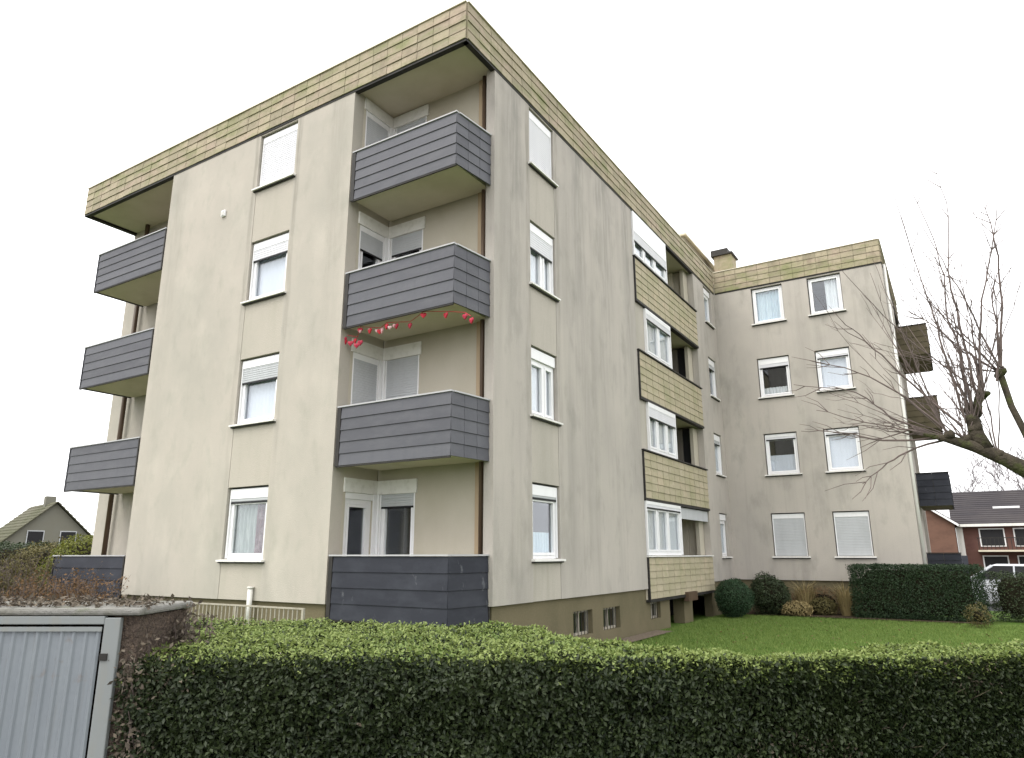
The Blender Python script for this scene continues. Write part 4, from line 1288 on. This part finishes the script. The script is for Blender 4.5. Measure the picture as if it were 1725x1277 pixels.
# ------------------------------------------------------------------ brick house at the right
bh = empty('brick_house', (6.0, 50, 0))
tag(bh, 'red brick house with dark tiled roof beyond the parked car on the right', 'house')
MB().box(.55, 16, 1.2, 9, 0, 3.95).build('wall', 'brick_red', bh)
q = MB().box(-3.2, .5, 0, 9, 0, 4.0)
q.add([(-3.2, 0, 4.0), (.5, 0, 4.0), (-1.35, 0, 5.35), (-3.2, 9, 4.0), (.5, 9, 4.0), (-1.35, 9, 5.35)], [(0, 1, 2), (3, 5, 4)])
q.build('gable_wall', 'brick_brown', bh)
q = MB()
def roof_rows(q, x0, x1, ya, za, yb, zb, rows):
    for i in range(rows):
        a, b = i / rows, (i + 1) / rows
        y0, z0, y1, z1 = ya + (yb - ya) * a, za + (zb - za) * a, ya + (yb - ya) * b, za + (zb - za) * b
        q.hexa([(x0, y0, z0), (x1, y0, z0), (x1, y1, z1), (x0, y1, z1), (x0, y0, z0 + .06), (x1, y0, z0 + .06), (x1, y1, z1 + .02), (x0, y1, z1 + .02)])
roof_rows(q, .3, 16.4, .7, 3.9, 5.2, 6.45, 16)
roof_rows(q, .3, 16.4, 9.5, 3.9, 5.2, 6.45, 4)
rf = q.build('roof', 'roof_slate', bh)
MB().box(6.2, 6.9, 4.0, 4.7, 5.3, 7.1).build('chimney', 'brick_red', rf)
MB().box(3.0, 4.6, 2.6, 2.7, 5.03, 5.17).build('roof_window', 'white_frame', rf)
q = MB()
for (xa, za, xb, zb) in ((-3.5, 3.85, -1.35, 5.45), (.8, 3.85, -1.35, 5.45)):
    for i in range(8):
        a, b = i / 8, (i + 1) / 8
        x0, x1, z0, z1 = xa + (xb - xa) * a, xa + (xb - xa) * b, za + (zb - za) * a, za + (zb - za) * b
        q.add([(x0, -.3, z0), (x1, -.3, z1), (x1, 9, z1), (x0, 9, z0), (x0, -.3, z0 + .10), (x1, -.3, z1 + .06), (x1, 9, z1 + .06), (x0, 9, z0 + .10)],
              [(0, 1, 2, 3), (7, 6, 5, 4), (0, 4, 5, 1), (3, 2, 6, 7), (0, 3, 7, 4), (1, 5, 6, 2)])
q.build('gable_roof', 'roof_slate', bh)
MB().hexa([(-1.35, -.36, 5.30), (.75, -.36, 3.72), (.75, -.31, 3.72), (-1.35, -.31, 5.30), (-1.35, -.36, 5.45), (.78, -.36, 3.88), (.78, -.31, 3.88), (-1.35, -.31, 5.45)]).build('barge_board', 'white_frame', bh)
MB().box(.8, 16.3, .62, .74, 3.72, 3.90).build('gutter', 'pipe_white', bh)
MB().box(-1.9, -1.5, -.06, -.005, 1.4, 4.1).build('window', 'white_frame', bh)
MB().box(.55, .95, 1.12, 1.195, 1.3, 3.7).build('rain_pipe', 'pipe_white', bh)
for i, x in enumerate((1.9, 3.9, 6.0, 8.1)):
    w = MB().box(x, x + 1.5, 1.14, 1.195, 2.35, 3.6).build('window', 'white_frame', bh)
    MB().box(x + .08, x + 1.42, 1.10, 1.139, 2.42, 3.52).build('pane', 'dark_rubber_and_shade', w)
    w = MB().box(x, x + 1.5, 1.14, 1.195, .5, 1.75).build('window', 'white_frame', bh)
    MB().box(x + .08, x + 1.42, 1.10, 1.139, .58, 1.68).build('pane', 'dark_rubber_and_shade', w)
bl = MB().box(1.7, 16, -.1, 1.19, 2.0, 2.12).build('balcony', 'soffit_concrete', bh)
q = MB()
for i in range(60): q.box(1.75 + i * .235, 1.79 + i * .235, -.08, -.05, 2.12, 2.9)
q.box(1.7, 16, -.1, -.03, 2.9, 2.95)
q.build('balustrade', 'dark_trim_and_shade', bl)
MB().box(-4.5, 1.0, -1.5, -1.4, 0, 1.75).build('garden_wall', 'slate_panel_low', bh)

# ------------------------------------------------------------------ house at the left
gh = empty('gabled_house', (-64.6, 23.9, -1.2), math.radians(-13))
tag(gh, 'grey house with mossy tiled roof and small chimney, far left behind the bushes', 'house')
q = MB().box(-6, 3.2, -4.2, 4.2, 0, 3.6)
q.add([(3.2, -4.2, 3.6), (3.2, 4.2, 3.6), (3.2, 0, 7.6)], [(0, 1, 2)])
q.add([(-6, -4.2, 3.6), (-6, 4.2, 3.6), (-6, 0, 7.6)], [(2, 1, 0)])
q.build('wall', 'gable_grey', gh)
q = MB()
for s in (-1, 1):
    for i in range(14):
        a, b = i / 14, (i + 1) / 14
        y0, y1 = s * (4.6 - 4.6 * a), s * (4.6 - 4.6 * b)
        z0, z1 = 3.3 + 4.4 * a, 3.3 + 4.4 * b
        q.hexa([(-6.4, y0, z0), (3.6, y0, z0), (3.6, y1, z1), (-6.4, y1, z1), (-6.4, y0, z0 + .14), (3.6, y0, z0 + .14), (3.6, y1, z1 + .06), (-6.4, y1, z1 + .06)])
rf = q.build('roof', 'roof_moss', gh)
MB().box(.2, 1.0, -.4, .4, 7.2, 8.35).build('chimney', 'gable_grey', rf)
w = MB().box(3.2, 3.26, -1.9, -.6, 3.9, 5.2).build('window', 'shutter_grey', gh)
MB().box(3.261, 3.29, -1.82, -.68, 3.98, 5.12).build('pane', 'dark_rubber_and_shade', w)
w = MB().box(3.2, 3.26, .6, 1.9, 3.9, 5.2).build('window', 'shutter_grey', gh)
MB().box(3.261, 3.29, .68, 1.82, 3.98, 5.12).build('pane', 'dark_rubber_and_shade', w)

# ------------------------------------------------------------------ parked car at the right edge
car = empty('parked_car', (7.95, 24.4, -.03), math.pi)
tag(car, 'white car parked behind the hedges at the right edge', 'car')
secs = [(-2.05, .42, .78, .66), (-1.95, .25, .90, .80), (-1.3, .2, .98, .86), (-.3, .2, .97, .88), (.9, .2, .95, .88), (1.7, .22, .86, .84), (2.05, .35, .72, .70)]
mb = MB()
rings = []
for (x, zb, zt, hw) in secs:
    rings.append([(x, -hw * .92, zb), (x, -hw, zb + (zt - zb) * .45), (x, -hw * .94, zt), (x, 0, zt + .04), (x, hw * .94, zt), (x, hw, zb + (zt - zb) * .45), (x, hw * .92, zb)])
for a, b in zip(rings[:-1], rings[1:]):
    for i in range(6): mb.add([a[i], a[i + 1], b[i + 1], b[i]], [(0, 1, 2, 3)])
    mb.add([a[6], a[0], b[0], b[6]], [(0, 1, 2, 3)])
mb.add(rings[0], [tuple(range(7))]); mb.add(rings[-1], [tuple(reversed(range(7)))])
mb.build('body', 'car_white', car, smooth=True)
c0 = [(-1.75, -.74, .93), (1.05, -.76, .95), (1.05, .76, .95), (-1.75, .74, .93)]
c1 = [(-1.25, -.56, 1.45), (.25, -.58, 1.47), (.25, .58, 1.47), (-1.25, .56, 1.45)]
MB().hexa(c0 + c1).build('cabin_glass', 'dark_rubber_and_shade', car)
MB().hexa([(-1.3, -.6, 1.45), (.3, -.62, 1.47), (.3, .62, 1.47), (-1.3, .6, 1.45), (-1.1, -.5, 1.52), (.1, -.52, 1.53), (.1, .52, 1.53), (-1.1, .5, 1.52)]).build('roof', 'car_white', car, bevel=.03)
q = MB()
for s in (-1, 1):
    q.tube([(1.08, s * .765, .94), (.27, s * .6, 1.47)], .035, 6).tube([(-.35, s * .76, .95), (-.4, s * .59, 1.47)], .03, 6).tube([(-1.78, s * .745, .93), (-1.27, s * .58, 1.46)], .05, 6)
q.build('pillar', 'car_white', car)
for x in (-1.3, 1.3):
    for s in (-1, 1):
        w = MB().tube([(x, s * .70, .31), (x, s * .88, .31)], .31, 20).build('wheel', 'tyre', car)
        MB().tube([(x, s * .80, .31), (x, s * .89, .31)], .19, 16).build('rim', 'chrome', w)
for s in (-1, 1):
    MB().box(1.9, 2.03, s * .6 - .14, s * .6 + .14, .60, .74).build('headlight', 'chrome', car)
    MB().box(-2.06, -1.96, s * .62 - .1, s * .62 + .1, .66, .86).build('tail_light', 'lamp_red', car)
    MB().box(.75, .9, s * .9 - .1, s * .9 + .1, .95, 1.07).build('mirror', 'car_white', car)
